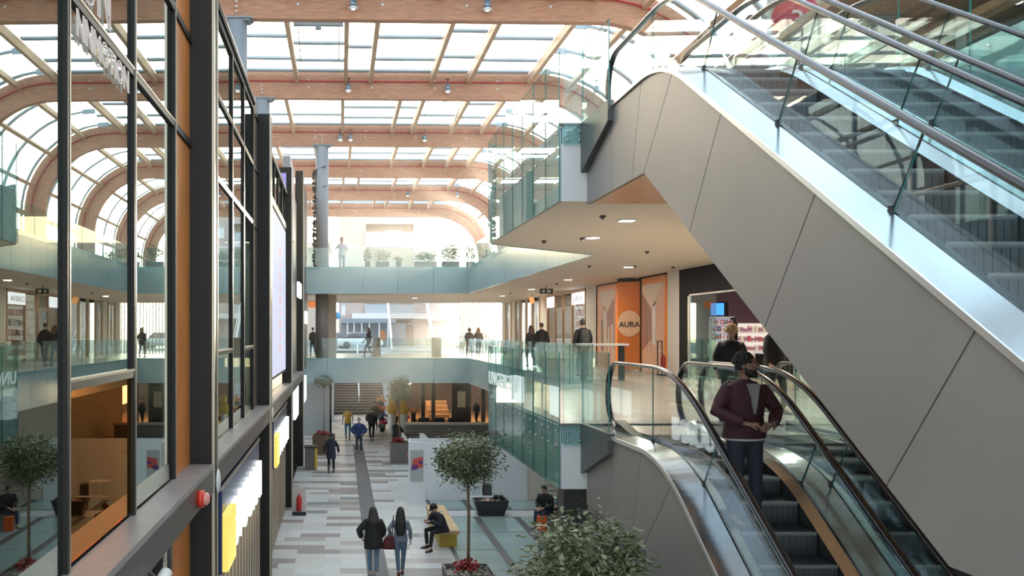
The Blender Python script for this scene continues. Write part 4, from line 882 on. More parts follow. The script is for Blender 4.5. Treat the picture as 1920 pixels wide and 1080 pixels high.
# orange storefront of three posters
op = cm('orange_poster', (.80, .24, .035), .4); peach = cm('poster_peach', (.74, .42, .27), .5); pbrown = cm('poster_brown', (.36, .17, .13), .5); pw = cm('poster_white', (.78, .74, .72), .5); pd = cm('poster_dark', (.10, .11, .13), .5); porg = cm('poster_orange_mid', (.78, .36, .14), .5)
def poster(name, y0, y1, z0, z1, lab, flip):
    r = empty(name, (WX, (y0+y1)/2, z0), 0, lab, 'poster'); x = WX-.04
    MB().box(x, y0, z0, WX+.05, y1, z1).build('panel', op, r)
    MB().box(x-.03, y1, z0, WX+.02, y1+.07, z1+.08).box(x-.03, y0, z1, WX+.02, y1, z1+.1).build('frame', darksteel, r)
    def q(pts, m_, nm, dx):
        MB().prism([(x-dx, y0+(y1-y0)*a, z0+(z1-z0)*b) for a, b in pts], (dx*.9, 0, 0)).build(nm, m_, r)
    f = (lambda a: 1-a) if flip else (lambda a: a)
    q([(.06, .0), (.92, .0), (.92, .93), (.06, .93)], peach, 'picture_floor', .004)
    q([(f(.08), .84), (f(.46), .66), (f(.46), .36), (f(.08), .22)], pbrown, 'picture_wall', .006)
    q([(f(.08), .93), (f(.90), .93), (f(.58), .70), (f(.46), .68), (f(.08), .86)], cm('poster_cream', (.75, .58, .42), .5), 'picture_ceiling', .008)
    q([(f(.5), .3), (f(.62), .28), (f(.62), .75), (f(.5), .68)], pw, 'picture_column', .008)
    m = MB(); rr2 = random.Random(int(y0*10))
    for i in range(7):
        a = .14+i*.09; h = .26+.12*rr2.random(); zb = .16+.05*rr2.random(); mi = rr2.choice([0, 1, 2])
        m.prism([(x-.011-.001*i, y0+(y1-y0)*f(a)+(.04 if not flip else -.12), z0+(z1-z0)*zb+q2) for q2 in (0, (z1-z0)*h)]+[(x-.011-.001*i, y0+(y1-y0)*f(a+.06)+.02, z0+(z1-z0)*zb+q2) for q2 in ((z1-z0)*h, 0)], (.002, 0, 0), mi)
    m.build('picture_clothes', [pd, pw, porg], r)
poster('poster', 35.65, 38.3, Z1, 7.78, 'orange bordered shop poster left of the panel with round name badge', False)
poster('poster', 30.25, 32.75, Z1, 7.78, 'orange bordered shop poster right of the panel with round name badge', True)
r = empty('poster', (10.4, 34, Z1), 0, 'plain orange panel with a round peach badge reading AURA', 'poster')
a, b = Vector((10.04, 33.4, 0)), Vector((10.68, 32.7, 0)); t_ = (b-a).normalized(); nn = Vector((t_.y, -t_.x, 0)); nn = nn if nn.x < 0 else -nn
MB().prism([a+Vector((0, 0, Z1+.06)), b+Vector((0, 0, Z1+.06)), Vector((10.68, 35.55, Z1+.06))], (0, 0, 3.14)).build('panel', cm('deep_orange', (.62, .17, .02), .4, noise=.12, nscale=.8), r)
MB().prism([a+nn*.02+Vector((0, 0, 7.70)), b+nn*.02+Vector((0, 0, 7.70)), Vector((10.68, 35.55, 7.70))], (0, 0, .1)).bar(b+nn*.02+Vector((0, 0, Z1)), b+nn*.02+Vector((0, 0, 7.8)), .07, .07).build('frame', darksteel, r)
cc = (a+b)/2+Vector((0, 0, 6.20))+nn*.004; m = MB(); m.prism([cc+t_*.47*math.cos(q)+Vector((0, 0, .47*math.sin(q))) for q in [2*PI*i/40 for i in range(40)]], nn*.012); m.build('badge', cm('badge_peach', (.78, .48, .28), .5), r)
text('letters', 'AURA', cc+nn*.02-Vector((0, 0, .12)), t_, .27, blackm, r, .004, align='CENTER', stretch=1.15)
# sign stand and extinguisher by the wall
r = empty('fire_extinguisher', (10.3, 29.7, Z1), 0, 'red fire extinguisher on a dark stand beside the right orange poster, first floor', 'fire extinguisher')
MB().lathe((10.35, 29.6, 0), [(.07, Z1+.12), (.08, Z1+.16), (.08, Z1+.55), (.05, Z1+.62), (.02, Z1+.66), (.02, Z1+.7)], 12).build('cylinder', cm('ext_red', (.5, .02, .02), .3), r)
MB().bar((10.25, 29.8, Z1), (10.25, 29.8, Z1+1.1), .03, .03).bar((10.25, 29.4, Z1), (10.25, 29.4, Z1+1.1), .03, .03).bar((10.25, 29.4, Z1+1.1), (10.25, 29.8, Z1+1.1), .03, .03).box(10.2, 29.4, Z1, 10.5, 29.8, Z1+.04).build('stand', blackm, r)
MB().lathe((10.28, 29.6, 0), [(.09, Z1+.78), (.09, Z1+.80)], 14).build('badge', white, r)
# shop with white sign and bronze frames
bz = cm('bronze_frame', (.36, .22, .12), .35, metal=.5)
s = empty('shopfront', (WX, 44, Z1), 0, 'bright shopfront with bronze frames and two white lit signs, left of the orange one', 'shopfront')
for y in (40.3, 42.6, 44.4, 46.0, 47.7): MB().box(WX-.02, y-.05, Z1, WX+.08, y+.05, ZC-.1).build('frame_post', bz, s)
MB().box(WX-.02, 40.3, 7.7, WX+.08, 47.7, 7.84).box(WX-.02, 42.6, 6.95, WX+.06, 46, 7.0).build('frame_head', bz, s)
for y0, y1 in ((40.35, 42.55), (46.05, 47.65)): MB().box(WX-.03, y0, 7.15, WX+.03, y1, 7.68).build('sign', emis('white_sign2', (1, 1, 1), 1.6), s)
text('sign_letters', 'CAREVA', (WX-.035, 42.4, 7.28), (0, -1, 0), .36, cm('sign_grey', (.5, .5, .5), .5), s, .004, stretch=1.3)
for y0, y1 in ((40.35, 42.55), (42.65, 44.35), (44.45, 45.95)): MB().box(WX+.02, y0, Z1, WX+.03, y1, 7.1).build('glass_pane', glassmat('shop_glass_bright', (.96, .96, .95), .01), s)
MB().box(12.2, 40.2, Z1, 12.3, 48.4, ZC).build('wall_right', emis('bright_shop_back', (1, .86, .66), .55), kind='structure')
for k in range(7):
    MB().box(11.7, 40.4, Z1+.4+k*.42, 12.2, 42.6, Z1+.43+k*.42).build('shelf', white, s); MB().box(11.7, 45.6, Z1+.4+k*.42, 12.2, 48, Z1+.43+k*.42).build('shelf', white, s)
m = MB(); rr = random.Random(4)
for k in range(6):
    for j in range(9):
        y = 42.8+j*.3; m = MB().box(11.6, y, Z1+.3+k*.48, 11.9, y+.2, Z1+.3+k*.48+.16+.15*rr.random()); o = m.build('folded_item', cm('item_%d_%d' % (k, j), rr.choice([(.75, .25, .12), (.75, .7, .62), (.6, .2, .12), (.2, .18, .16), (.8, .55, .4)]), .7)); tag(o, 'folded item on display behind the bronze framed window', 'clothes', 'folded items in the bronze framed window')
    MB().box(11.58, 42.7, Z1+.27+k*.48, 12.2, 45.5, Z1+.3+k*.48).build('shelf', bz, s)
# farther shopfronts
s = empty('shopfront', (WX, 53, Z1), 0, 'far shopfront with cream frames beyond the bronze framed one', 'shopfront')
for y in (49.5, 51.4, 53.2, 55, 56.4, 57.7, 59.7): MB().box(WX-.05, y-.08, Z1, WX+.1, y+.08, ZC).build('frame_post', cm('cream_frame', (.6, .47, .32), .5), s)
for y0, y1 in ((49.6, 51.3), (51.5, 53.1), (53.3, 54.9), (55.1, 56.3), (57.8, 59.6)): MB().box(WX+.02, y0, Z1, WX+.03, y1, ZC-.2).build('glass_pane', glassmat('shop_glass_far', (.9, .92, .92), .08), s)
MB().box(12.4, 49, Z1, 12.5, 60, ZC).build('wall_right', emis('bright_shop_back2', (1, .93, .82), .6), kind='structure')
m = MB().prism([(10.0, 48, 7.75), (10.0, 49.0, 7.75), (10.0, 48.5, 7.35), (10.0, 47.6, 7.45)], (.05, 0, 0)); tag(m.build('hanging_sign', emis('orange_sign', (1, .38, .08), .9)), 'orange hanging sign under the ceiling at the far shops', 'sign'); MB().tube([(10.02, 48.3, 7.7), (10.02, 48.3, 7.84)], .015, 6).build('rod', blackm, COL.objects['hanging_sign'])
m = MB().box(8.35, 38.6, 7.5, 8.9, 38.66, 7.72); r = m.build('exit_sign', cm('exit_green', (.02, .06, .04), .3)); tag(r, 'dark green emergency sign hanging below the first floor ceiling', 'sign')
MB().box(8.45, 38.58, 7.55, 8.55, 38.6, 7.67).box(8.65, 38.58, 7.55, 8.8, 38.6, 7.67).build('pictogram', white, r); MB().tube([(8.6, 38.63, 7.72), (8.6, 38.63, 7.84)], .015, 6).build('rod', blackm, r)
s = empty('info_stand', (7.35, 30, Z1), 0, 'slanted white topped information stand on the first floor walkway', 'stand')
MB().box(7.0, 26.6, Z1, 7.1, 26.9, Z1+1.0).box(8.1, 26.6, Z1, 8.2, 26.9, Z1+1.0).build('leg', blackm, s); MB().box(6.9, 26.5, Z1+1.0, 8.3, 27.1, Z1+1.06).build('top', white, s)
# far right glazed wall, end of the walkway
w_ = empty('window_50', (9, 61, Z1), kind='structure')
for i in range(14): MB().box(7.9+i*.21, 60.95, Z1, 7.94+i*.21, 61.1, ZC).build('mullion', white, w_)
MB().box(7.9, 61, Z1, 10.7, 61.02, ZC).build('glass_pane', glassmat('far_glass', (.95, .95, .93), .1), w_)
for i, y in enumerate((60.2, 55.5)): pass
MB().box(-2.6, 56, Z1, -2.1, 61, ZC).build('wall_left', offwhite, kind='structure')
MB().box(-.62, 48.2, Z1, -.2, 48.8, ZC).build('wall_back', cm('pier_cream', (.62, .52, .40), .6), kind='structure')
m = MB().box(-2.0, 58, 7.45, -1.5, 58.1, 7.84); tag(m.build('hanging_sign', emis('orange_sign2', (1, .30, .08), .8)), 'small orange sign at the far left under the first floor ceiling', 'sign')
# downlights, sprinklers
dl = empty('downlight'); MB().lathe((0, 0, 0), [(.17, 0), (.17, -.015), (.15, -.02)], 20).build('ring', white, dl); MB().lathe((0, 0, 0), [(.14, -.022), (.14, -.018)], 20).build('diffuser', emis('downlight_glow', (1, .95, .85), 14), dl)
dls = [(5.0, 16.1, ZC, 'downlight in the platform ceiling nearest the grey escalator'), (8.6, 27.5, ZC, 'downlight in front of the right orange poster'), (8.4, 34, ZC, 'downlight left of the first orange poster'), (8.6, 41.5, ZC, 'small downlight before the bronze framed shop'), (8.6, 49, ZC, 'tiny far downlight before the cream framed shops'), (4.2, 52, ZC, 'tiny downlight in the far bridge ceiling'), (8.6, 21.5, ZC, 'downlight added for fill by the black shopfront, mostly behind the escalator'), (5.2, 19.0, ZC, 'downlight added for fill near the left edge of the platform ceiling'), (8.2, 16, ZC, 'downlight added for fill, hidden behind the upper escalator')]  # the last entries are added fill lamps that brighten the soffit
for i, (x, y, z, lab) in enumerate(dls):
    o = dl if i == 0 else copy_tree(dl); o.location = (x, y, z); tag(o, lab, 'lamp', 'downlights in the first floor ceiling')
    ld = bpy.data.lights.new('downlight_lamp', 'AREA'); ld.shape = 'DISK'; ld.size = .28; ld.energy = 90; ld.color = (1, .9, .78); lo = bpy.data.objects.new('downlight_lamp', ld); COL.objects.link(lo); lo.location = (x, y, z-.04); lo.rotation_euler = (0, 0, 0)
dets = [(1130, 404, 'nearest'), (1020, 451, 'left'), (1092, 446, 'vent slot'), (1213, 471, 'right'), (1105, 498, 'middle'), (1190, 498, 'twin'), (1044, 531, 'far left'), (1262, 500, 'by the white pier'), (957, 549, 'farthest')]
for u, v, nm in dets:
    D = (ZC-EYE)*F/(CY-v); o = MB().lathe((PX(u, D), D, ZC), [(.05, 0), (.06, -.02), (.03, -.05), (.01, -.07)], 10).build('smoke_detector', cm('detector_grey', (.12, .11, .10), .5)); tag(o, f'small ceiling detector, the {nm} one under the second floor slab', 'detector')
for y in (33, 43, 25): # shop lamps
    ld = bpy.data.lights.new('shop_lamp', 'AREA'); ld.size = 2.2; ld.energy = 220; ld.color = (1, .86, .68); lo = bpy.data.objects.new('shop_lamp', ld); COL.objects.link(lo); lo.location = (12.5, y, 7.7)
# ================================================================ SECOND FLOOR, RIGHT
MB().box(9.8, -4, 12.4, 20, 21, 12.6).build('ceiling', cm('brown_ceiling', (.30, .19, .12), .4, noise=.2, nscale=1), kind='structure')
MB().box(9.8, 21, 9, 20, 21.2, 13.8).build('wall_right', cm('upper_shop_wall', (.55, .60, .60), .5), kind='structure')
MB().box(14, -4, 9, 14.2, 21, 12.4).build('wall_right', cm('upper_wall_teal', (.30, .42, .42), .4), kind='structure')
s = empty('shop_sign', (10.3, 20.95, 12.6), 0, 'red rounded sign with a white figure 3 on the upper shop wall, top right', 'sign')
MB().loft([[Vector((10.35+.55*math.copysign(abs(math.cos(a))**.6, math.cos(a)), y, 12.95+.55*math.sin(a)*(1 if math.sin(a) > 0 else .85))) for a in [2*PI*i/24 for i in range(24)]] for y in (20.98, 20.9)]).build('plate', cm('sign_red', (.55, .03, .06), .4), s)
text('figure', '3', (10.35, 20.88, 12.7), (1, 0, 0), .7, white, s, .01, align='CENTER')
for i, (x, y) in enumerate(((13.3, 18.2), (12.0, 14.5), (12.4, 9.5))):
    o = copy_tree(dl); o.location = (x, y, 12.4); tag(o, ['downlight in the brown upper ceiling, at the top right corner', 'downlight in the brown upper ceiling nearer the escalators', 'downlight in the brown upper ceiling outside the picture'][i], 'lamp', 'downlights in the brown upper ceiling')
s = empty('kiosk', (6.9, 17, 9), 0, 'pale grey boxy kiosk with a slanted top behind the upper escalator landing', 'kiosk')
MB().box(6.35, 17, 9, 7.35, 17.5, 10.5).build('body', cm('kiosk_grey', (.5, .56, .54), .4), s); MB().prism([(6.2, 16.9, 10.5), (6.2, 17.6, 10.9), (6.2, 17.6, 10.5)], (1.3, 0, 0)).build('top', cm('kiosk_top', (.55, .62, .62), .3), s)
# ================================================================ FAR END AND STREET
MB().box(-30, 61, 4.2, -.6, 175, 4.46).box(3.3, 61, 4.2, 60, 175, 4.46).box(-.6, 73.4, 4.2, 3.3, 175, 4.46).build('floor', asphalt, kind='structure')
# stairs from the ground floor up to the street
st = empty('staircase', (1.35, 65, 0), 0, 'wide brown staircase rising from the ground floor under the far bridge', 'staircase')
for k in range(26):
    MB().box(-.45, 65+.32*k, 0 if k < 1 else .172*k-.1, 3.15, 65+.32*k+.34, .172*(k+1)-.02, 0).box(-.45, 64.985+.32*k, .172*(k+1)-.045, 3.15, 65.05+.32*k, .172*(k+1), 1).build('step', [cm('stair_brown', (.06, .04, .032), .6), cm('stair_nosing', (.50, .43, .35), .6)] if k == 0 else STM, st) if k else None
    if k == 0: STM = [cm('stair_brown', (.06, .04, .032), .6), cm('stair_nosing', (.50, .43, .35), .6)]
MB().bar((1.35, 66.5, 1.3), (1.35, 73.2, 5.0), .1, .12).bar((1.35, 66.5, .5), (1.35, 66.5, 1.3), .06, .06).build('handrail', white, st)
MB().box(-.65, 61, 0, -.45, 73, 4.4).box(3.15, 61, 0, 3.35, 73, 4.4).build('wall_back', cm('pale_blue_grey_wall', (.50, .56, .60), .5), kind='structure')
MB().box(-2.5, 53.5, 0, -.55, 53.7, 3.53).build('wall_left', cm('pale_blue_grey_wall', (.50, .56, .60), .5), kind='structure')
MB().box(-.62, 53.45, 0, -.5, 53.75, 3.53).build('trim_60', blackm, kind='structure')
# shop under the bridge
brn = cm('warm_wood_floor', (.42, .24, .11), .35, noise=.15, nscale=1); sh = empty('shopfront', (7, 60, 0), 0, 'open warm lit shop front with dark columns under the far bridge', 'shopfront')
MB().box(3.4, 58, 0, 12, 72, .02).build('shop_floor', brn, sh)
MB().box(3.4, 71.5, 0, 12, 72, 4.18).build('back_wall', cm('shop_back_brown', (.16, .09, .05), .6), sh)
MB().box(3.35, 57.8, 3.2, 9.6, 58, 3.5).build('header', cm('dark_brown_metal', (.04, .03, .025), .5), sh)
for x in (5.1, 5.75, 7.1, 8.0, 8.9): MB().box(x, 58, 0, x+.22, 58.4, 3.3).build('post', cm('dark_brown_metal2', (.03, .024, .02), .5), sh)
MB().box(7.0, 57.9, .0, 8.1, 58.2, 3.3).build('dark_panel', cm('dark_brown_metal3', (.028, .022, .02), .5), sh)
MB().box(7.35, 57.84, 1.2, 7.85, 57.9, 2.2).build('poster', cm('menu_cream', (.6, .52, .38), .6), sh)
for k in range(5): MB().box(5.8+.0*k, 60+.6*k, 0, 7.2, 60.6+.6*k, .25*(k+1)).build('display_step', brn, sh)
for x, y in ((5, 61), (7, 64), (9.5, 61)):
    ld = bpy.data.lights.new('shop_lamp', 'AREA'); ld.size = 1.2; ld.energy = 130; ld.color = (1, .66, .36); lo = bpy.data.objects.new('shop_lamp', ld); COL.objects.link(lo); lo.location = (x, y, 3.2)
for i, (x, z) in enumerate(((4.55, 2.6), (4.75, 2.95), (6.3, 2.7), (6.6, 2.8))):
    o = MB().ell((x, 60.5, z), (.13, .13, .13), 12, 8).build('globe_lamp', emis('globe', (1, .85, .6), 3)); MB().tube([(x, 60.5, z), (x, 60.5, 4.4)], .01, 5).build('cord', blackm, o)
    tag(o, 'round glowing lamp hanging inside the warm lit shop', 'lamp', 'globe lamps in the warm lit shop')
# low wall, counter and booths
lw_ = empty('low_wall', (6, 51, 0), 0, 'low taupe wall with a white coping in front of the warm lit shop', 'wall')
MB().box(3.6, 50.8, 0, 8.6, 51.2, .80).build('body', cm('taupe_wall', (.27, .25, .22), .6), lw_); MB().box(3.3, 50.7, .80, 8.7, 51.3, .90).build('coping', cm('coping_white', (.75, .7, .62), .5), lw_)
co = empty('service_counter', (3.3, 43.5, 0), 0, 'white counter with dark tops next to the middle planter', 'counter')
MB().box(3.0, 42.6, 0, 4.1, 45.2, .95).build('body', white, co); MB().box(3.1, 42.8, .95, 3.7, 43.6, 1.0).box(3.1, 44.0, .95, 3.8, 44.9, 1.02).build('top', blackm, co)
# flower and toy stall
fs = random.Random(8)
for i, (u, v, c, rad, nm) in enumerate(((714, 750, (.75, .45, .25), .28, 'peach'), (716, 766, (.75, .25, .08), .28, 'orange'), (716, 780, (.12, .2, .3), .25, 'blue'), (718, 792, (.45, .05, .08), .22, 'red'), (716, 800, (.15, .25, .15), .22, 'green'), (757, 782, (.75, .75, .7), .22, 'white'), (760, 780, (.80, .25, .55), .26, 'pink'), (740, 785, (.05, .05, .05), .2, 'black'), (775, 770, (.7, .3, .15), .25, 'rusty'), (733, 778, (.6, .65, .35), .2, 'lime'))):
    D = 57.0-.55*i*(1 if i < 5 else .0)-(.5*(i-5) if i > 4 else 0); p = P(u, v, D); m = MB()
    for k in range(14):
        a = Vector((fs.gauss(0, 1), fs.gauss(0, .6), fs.gauss(0, .7)))*rad*.45; m.ell(p+a, (.09, .09, .08), 7, 5)
    r = empty('flower_bunch', (p.x, p.y, 0), 0, f'bunch of {nm} flowers at the stall beside the stairs', 'flowers'); m.build('blooms', cm('bloom_'+nm, c, .7), r); MB().lathe((p.x, D, 0), [(.12, 0), (.16, max(.1, p.z-.1))], 10).build('stand', blackm, r)
for i, (u, v) in enumerate(((735, 762), (757, 762))):
    D = 54.5; p = P(u, v, D); r = empty('display_figure', (p.x, D, 0), 0, ['left of two yellow rounded figures at the flower stall', 'right of two yellow rounded figures at the flower stall'][i], 'figure', 'yellow figures at the flower stall')
    MB().ell(p+Vector((0, 0, .42)), (.22, .12, .26), 14, 10).build('head', yellow, r); MB().ell(p+Vector((0, 0, -.12)), (.32, .18, .42), 14, 10).build('body', yellow, r); MB().lathe((p.x, D, 0), [(.2, 0), (.2, p.z-.45)], 12).build('plinth', white, r)
for i, u in enumerate((796, 824, 852)):
    D = 53.2; p = P(u, 785, D); r = empty('armchair', (p.x, D, 0), 0, ['left', 'middle', 'right'][i]+' one of three dark blue armchairs behind the low wall', 'armchair', 'armchairs behind the low wall'); c_ = cm('sofa_blue', (.03, .04, .07), .6)
    MB().box(p.x-.33, D-.3, .15, p.x+.33, D+.3, .45).build('seat', c_, r, bevel=.05); MB().box(p.x-.33, D+.2, .4, p.x+.33, D+.38, .95).build('backrest', c_, r, bevel=.06); MB().box(p.x-.42, D-.3, .0, p.x-.32, D+.35, .65).box(p.x+.32, D-.3, .0, p.x+.42, D+.35, .65).build('armrest', c_, r)
for i, (u, v) in enumerate(((790, 790), (862, 795), (905, 795))):
    D = 52.2; p = P(u, v, D); m = MB()
    for k in range(60): m.ell(p+Vector((fs.gauss(0, .35), fs.gauss(0, .12), abs(fs.gauss(0, .16))-.2)), (.09, .03, .05), 5, 3)
    m.lathe((p.x, D, 0), [(.3, 0), (.35, max(.15, p.z-.1))], 10); tag(m.build('low_plants', cm('low_plant_green', (.05, .07, .03), .7), None), ['left clump of low green plants behind the low wall', 'middle clump of low green plants behind the low wall', 'right clump of low green plants behind the low wall'][i], 'plants')
# exhibition booth of white panels
bp = cm('booth_white', (.74, .76, .78), .45); bo = empty('exhibition_booth', (4.6, 33.5, 0), 0, 'white panelled exhibition booth behind the front tree', 'booth')
MB().box(2.38, 32.2, 0, 2.98, 32.26, 2.06).build('panel', bp, bo); MB().box(2.99, 32.3, 0, 4.18, 32.36, 2.0).build('panel', bp, bo); MB().box(5.4, 32.3, 0, 6.55, 32.36, 2.0).build('panel', bp, bo); MB().box(6.56, 32.4, 0, 7.1, 32.46, 2.0).build('panel', cm('booth_cream', (.72, .66, .58), .5), bo)
MB().prism([(2.40, 32.3, 0), (2.52, 33.8, 0), (2.56, 33.8, 0), (2.44, 32.3, 0)], (0, 0, 2.0)).box(7.1, 32.4, 0, 7.14, 33.8, 2.0).box(2.52, 33.8, 0, 7.1, 33.85, 2.0).build('panel', bp, bo); MB().box(4.18, 32.3, 0, 5.4, 32.6, .12).build('threshold', bp, bo)
MB().box(4.24, 32.5, .12, 5.0, 33.0, .62).build('cabinet', white, bo); m = MB().box(4.3, 32.49, .17, 4.6, 32.5, .58).box(4.64, 32.49, .17, 4.95, 32.5, .58); m.build('cabinet_door', cm('door_grey', (.6, .63, .66), .4), bo)
MB().box(5.05, 32.6, .12, 5.35, 33.1, .5).build('dark_box', cm('dark_box', (.06, .06, .06), .5), bo)
text('brand', 'you', (2.395, 33.1, 1.45), (0.08, -1, 0), .24, cm('brand_pink', (.65, .12, .28), .5), bo, .004); text('brand', 'you', (3.5, 32.295, 1.66), (1, 0, 0), .2, cm('brand_pink2', (.65, .3, .42), .5), bo, .004)
pr = empty('poster', (2.66, 32.18, .75), 0, 'tall poster with a red and purple picture on the left panel of the white booth', 'poster')
MB().box(2.45, 32.17, .70, 2.9, 32.195, 1.78).build('sheet', cm('poster_grey', (.42, .42, .42), .5), pr); MB().prism([(2.48, 32.168, 1.1), (2.88, 32.168, 1.18), (2.88, 32.168, 1.55), (2.55, 32.168, 1.48)], (0, -.003, 0)).build('red_area', cm('poster_red', (.55, .08, .06), .5), pr); MB().prism([(2.48, 32.164, 1.08), (2.7, 32.164, 1.12), (2.7, 32.164, 1.26), (2.5, 32.164, 1.26)], (0, -.003, 0)).prism([(2.74, 32.164, 1.3), (2.88, 32.164, 1.3), (2.88, 32.164, 1.42), (2.74, 32.164, 1.4)], (0, -.003, 0)).build('purple_area', cm('poster_purple', (.12, .03, .18), .5), pr)
# grey box planter, low flower box, bench, bin, extinguisher
def leafball(m, c, rad, n, size, rn, mi=0, flat=1.0):
    for _ in range(n):
        d = Vector((rn.gauss(0, 1), rn.gauss(0, 1), rn.gauss(0, 1))).normalized(); rr_ = rn.random()**.4; p = Vector(c)+Vector((d.x*rad[0], d.y*rad[1], d.z*rad[2]))*rr_*(1+.18*rn.gauss(0, 1))
        L1 = Vector((rn.gauss(0, 1)+d.x*1.2, rn.gauss(0, 1)+d.y*1.2, rn.gauss(0, .6)-.35)).normalized(); s1 = L1.cross(Vector((rn.gauss(0, 1), rn.gauss(0, 1), rn.gauss(0, 1)+1.5))).normalized(); nn_ = L1.cross(s1)
        ln = size*(.75+.5*rn.random()); w_ = ln*.24*flat
        m.add([p, p+L1*ln*.35+s1*w_+nn_*ln*.05, p+L1*ln*.75+s1*w_*.7+nn_*ln*.03, p+L1*ln-nn_*ln*.06, p+L1*ln*.75-s1*w_*.7+nn_*ln*.03, p+L1*ln*.35-s1*w_+nn_*ln*.05, p+L1*ln*.5-nn_*ln*.04], [(0, 1, 6), (1, 2, 6), (2, 3, 6), (3, 4, 6), (4, 5, 6), (5, 0, 6)], mi if rn.random() < .6 else mi+1)
leaf1 = cm('leaf_olive', (.11, .13, .055), .45, noise=.3, nscale=2); leaf2 = cm('leaf_light', (.28, .30, .17), .45, noise=.2, nscale=2); bark = cm('trunk_tan', (.24, .165, .10), .7, noise=.2, nscale=12)
def tree(x, y, zc, crown, nl, size, lab, box, bcol, th, seed, topz=.9, pale=False):
    rn = random.Random(seed); r = empty('potted_tree', (x, y, topz), 0, lab, 'tree')
    m = MB(); m.tube([(x, y, topz), (x+.01, y, (zc+topz)/2), (x-.01, y, zc-crown[2]*.75)], [th, th*.9, th*.8], 9).build('trunk', bark, r)
    m = MB()
    for k in range(11):
        a = rn.random()*2*PI; q = Vector((math.cos(a)*crown[0]*.75*rn.random()**.5, math.sin(a)*crown[1]*.75*rn.random()**.5, rn.uniform(-.2, .6)*crown[2])); b0 = Vector((x, y, zc-crown[2]*.8)); e = Vector((x, y, zc))+q
        m.tube([b0, (b0+e)/2+Vector((q.x*.1, q.y*.1, 0)), e], [th*.5, th*.32, th*.12], 5)
    m.build('branches', bark, r)
    m = MB(); leafball(m, (x, y, zc), crown, int(nl*.55), size, rn)
    for k in range(11):
        a = rn.random()*2*PI; b_ = rn.uniform(-.9, .9); c = Vector((x+crown[0]*.78*math.cos(a)*math.cos(b_), y+crown[1]*.78*math.sin(a)*math.cos(b_), zc+crown[2]*.78*math.sin(b_)))
        leafball(m, c, (crown[0]*.33,)*3, int(nl*.042), size, rn)
    fo = m.build('foliage', [leaf1, leaf2], r)
    if box:
        w_, h_ = box; b = empty('planter', (x, y, 0), 0, lab.split(',')[0].replace('tree', 'planter under the tree'), 'planter')
        b['label'] = bcol[1]
        m = MB().prism([(x-w_*.46, y-w_*.46, 0), (x+w_*.46, y-w_*.46, 0), (x+w_*.46, y+w_*.46, 0), (x-w_*.46, y+w_*.46, 0)], (0, 0, .04)); m = MB()
        m.loft([[Vector((x+sx*w_*q, y+sy*w_*q, z)) for sx, sy in ((-1, -1), (1, -1), (1, 1), (-1, 1))] for z, q in ((0, .47), (h_, .5), (h_, .46), (h_-.08, .46))], 0, True, False); m.build('box', cm('planter_grey', bcol[0], .5), b)
        m = MB(); leafball(m, (x, y, h_+.02), (w_*.42, w_*.42, .08), 160, .09, rn); tag(m.build('ground_cover', [leaf1, leaf2], b), kind='stuff')
        m = MB(); leafball(m, (x-.05*w_, y-w_*.2, h_+.14), (w_*.28, w_*.2, .10), 130, .09, rn, 0, 1.8); m.build('red_flowers', [cm('flower_red', (.35, .02, .03), .5), cm('flower_red2', (.42, .04, .04), .5)], b)
        if pale:
            m = MB(); leafball(m, (x-.1, y-w_*.45, h_+.0), (w_*.5, .1, .05), 120, .07, rn, 0, 1.8); m.build('pale_flowers', [cm('flower_pale', (.5, .47, .35), .5), cm('flower_pale2', (.55, .5, .4), .5)], b)
tree(2.80, 10.6, 3.14, (.68, .66, .66), 5200, .085, 'nearest potted tree, its leafy crown at the bottom edge of the picture', (1.0, .9), ((.16, .15, .14), 'grey planter of the nearest tree, below the picture edge'), .03, 1)
tree(2.69, 19.4, 3.20, (.66, .66, .56), 4600, .075, 'round crowned potted tree with a bare trunk before the white booth', (1.0, .9), ((.16, .15, .14), 'grey planter with red and pale flowers at the foot of the front tree'), .035, 2, pale=True)
tree(2.68, 41.9, 3.30, (.56, .56, .62), 1500, .10, 'slender potted tree beside the flower stall', (.86, .90), ((.17, .155, .145), 'square grey planter with red flowers in the middle of the hall'), .035, 3)
tree(-.80, 45.0, 3.50, (.45, .45, .42), 500, .09, 'thin small potted tree in front of the pale wall at far left', (1.1, .9), ((.13, .085, .055), 'brown planter with red flowers at the far left'), .025, 4)
r = empty('planter', (4.84, 29.6, 0), 0, 'dark low trough planter with pale pink flowers on the glass floor', 'planter')
m = MB(); m.loft([[Vector((4.84+sx*q, 29.75+sy*d, z)) for sx, sy in ((-1, -1), (1, -1), (1, 1), (-1, 1))] for z, q, d in ((0, .40, .22), (.45, .53, .32), (.50, .56, .34), (.50, .50, .29), (.36, .47, .27))], 0, True, False); m.build('trough', cm('trough_dark', (.035, .035, .04), .35), r)
m = MB(); rn = random.Random(9); leafball(m, (4.8, 29.7, .46), (.36, .2, .07), 150, .09, rn, 0, 2); m.build('pale_flowers', [cm('flower_pink', (.62, .42, .36), .5), cm('flower_pink2', (.66, .5, .40), .5)], r)
m = MB(); leafball(m, (5.12, 29.75, .56), (.14, .12, .10), 90, .09, rn, 0, 2); m.build('dark_leaves', [cm('leaf_dark', (.03, .035, .03), .5), leaf1], r)
bn = empty('bench', (2.95, 28, 0), 0, 'long yellow block bench beside the glass floor, the capped person sits on its near end', 'bench')
MB().box(2.72, 25.3, 0, 3.2, 28.9, .36).build('base', cm('bench_yellow', (.52, .34, .05), .5), bn); MB().box(2.68, 25.2, .36, 3.26, 29.0, .46).build('seat', cm('bench_seat_wood', (.55, .37, .17), .45, noise=.15, nscale=3), bn)
bi = empty('waste_bin', (-1.2, 39.7, 0), 0, 'dark waste bin with a yellow front at the left shopfronts', 'bin')
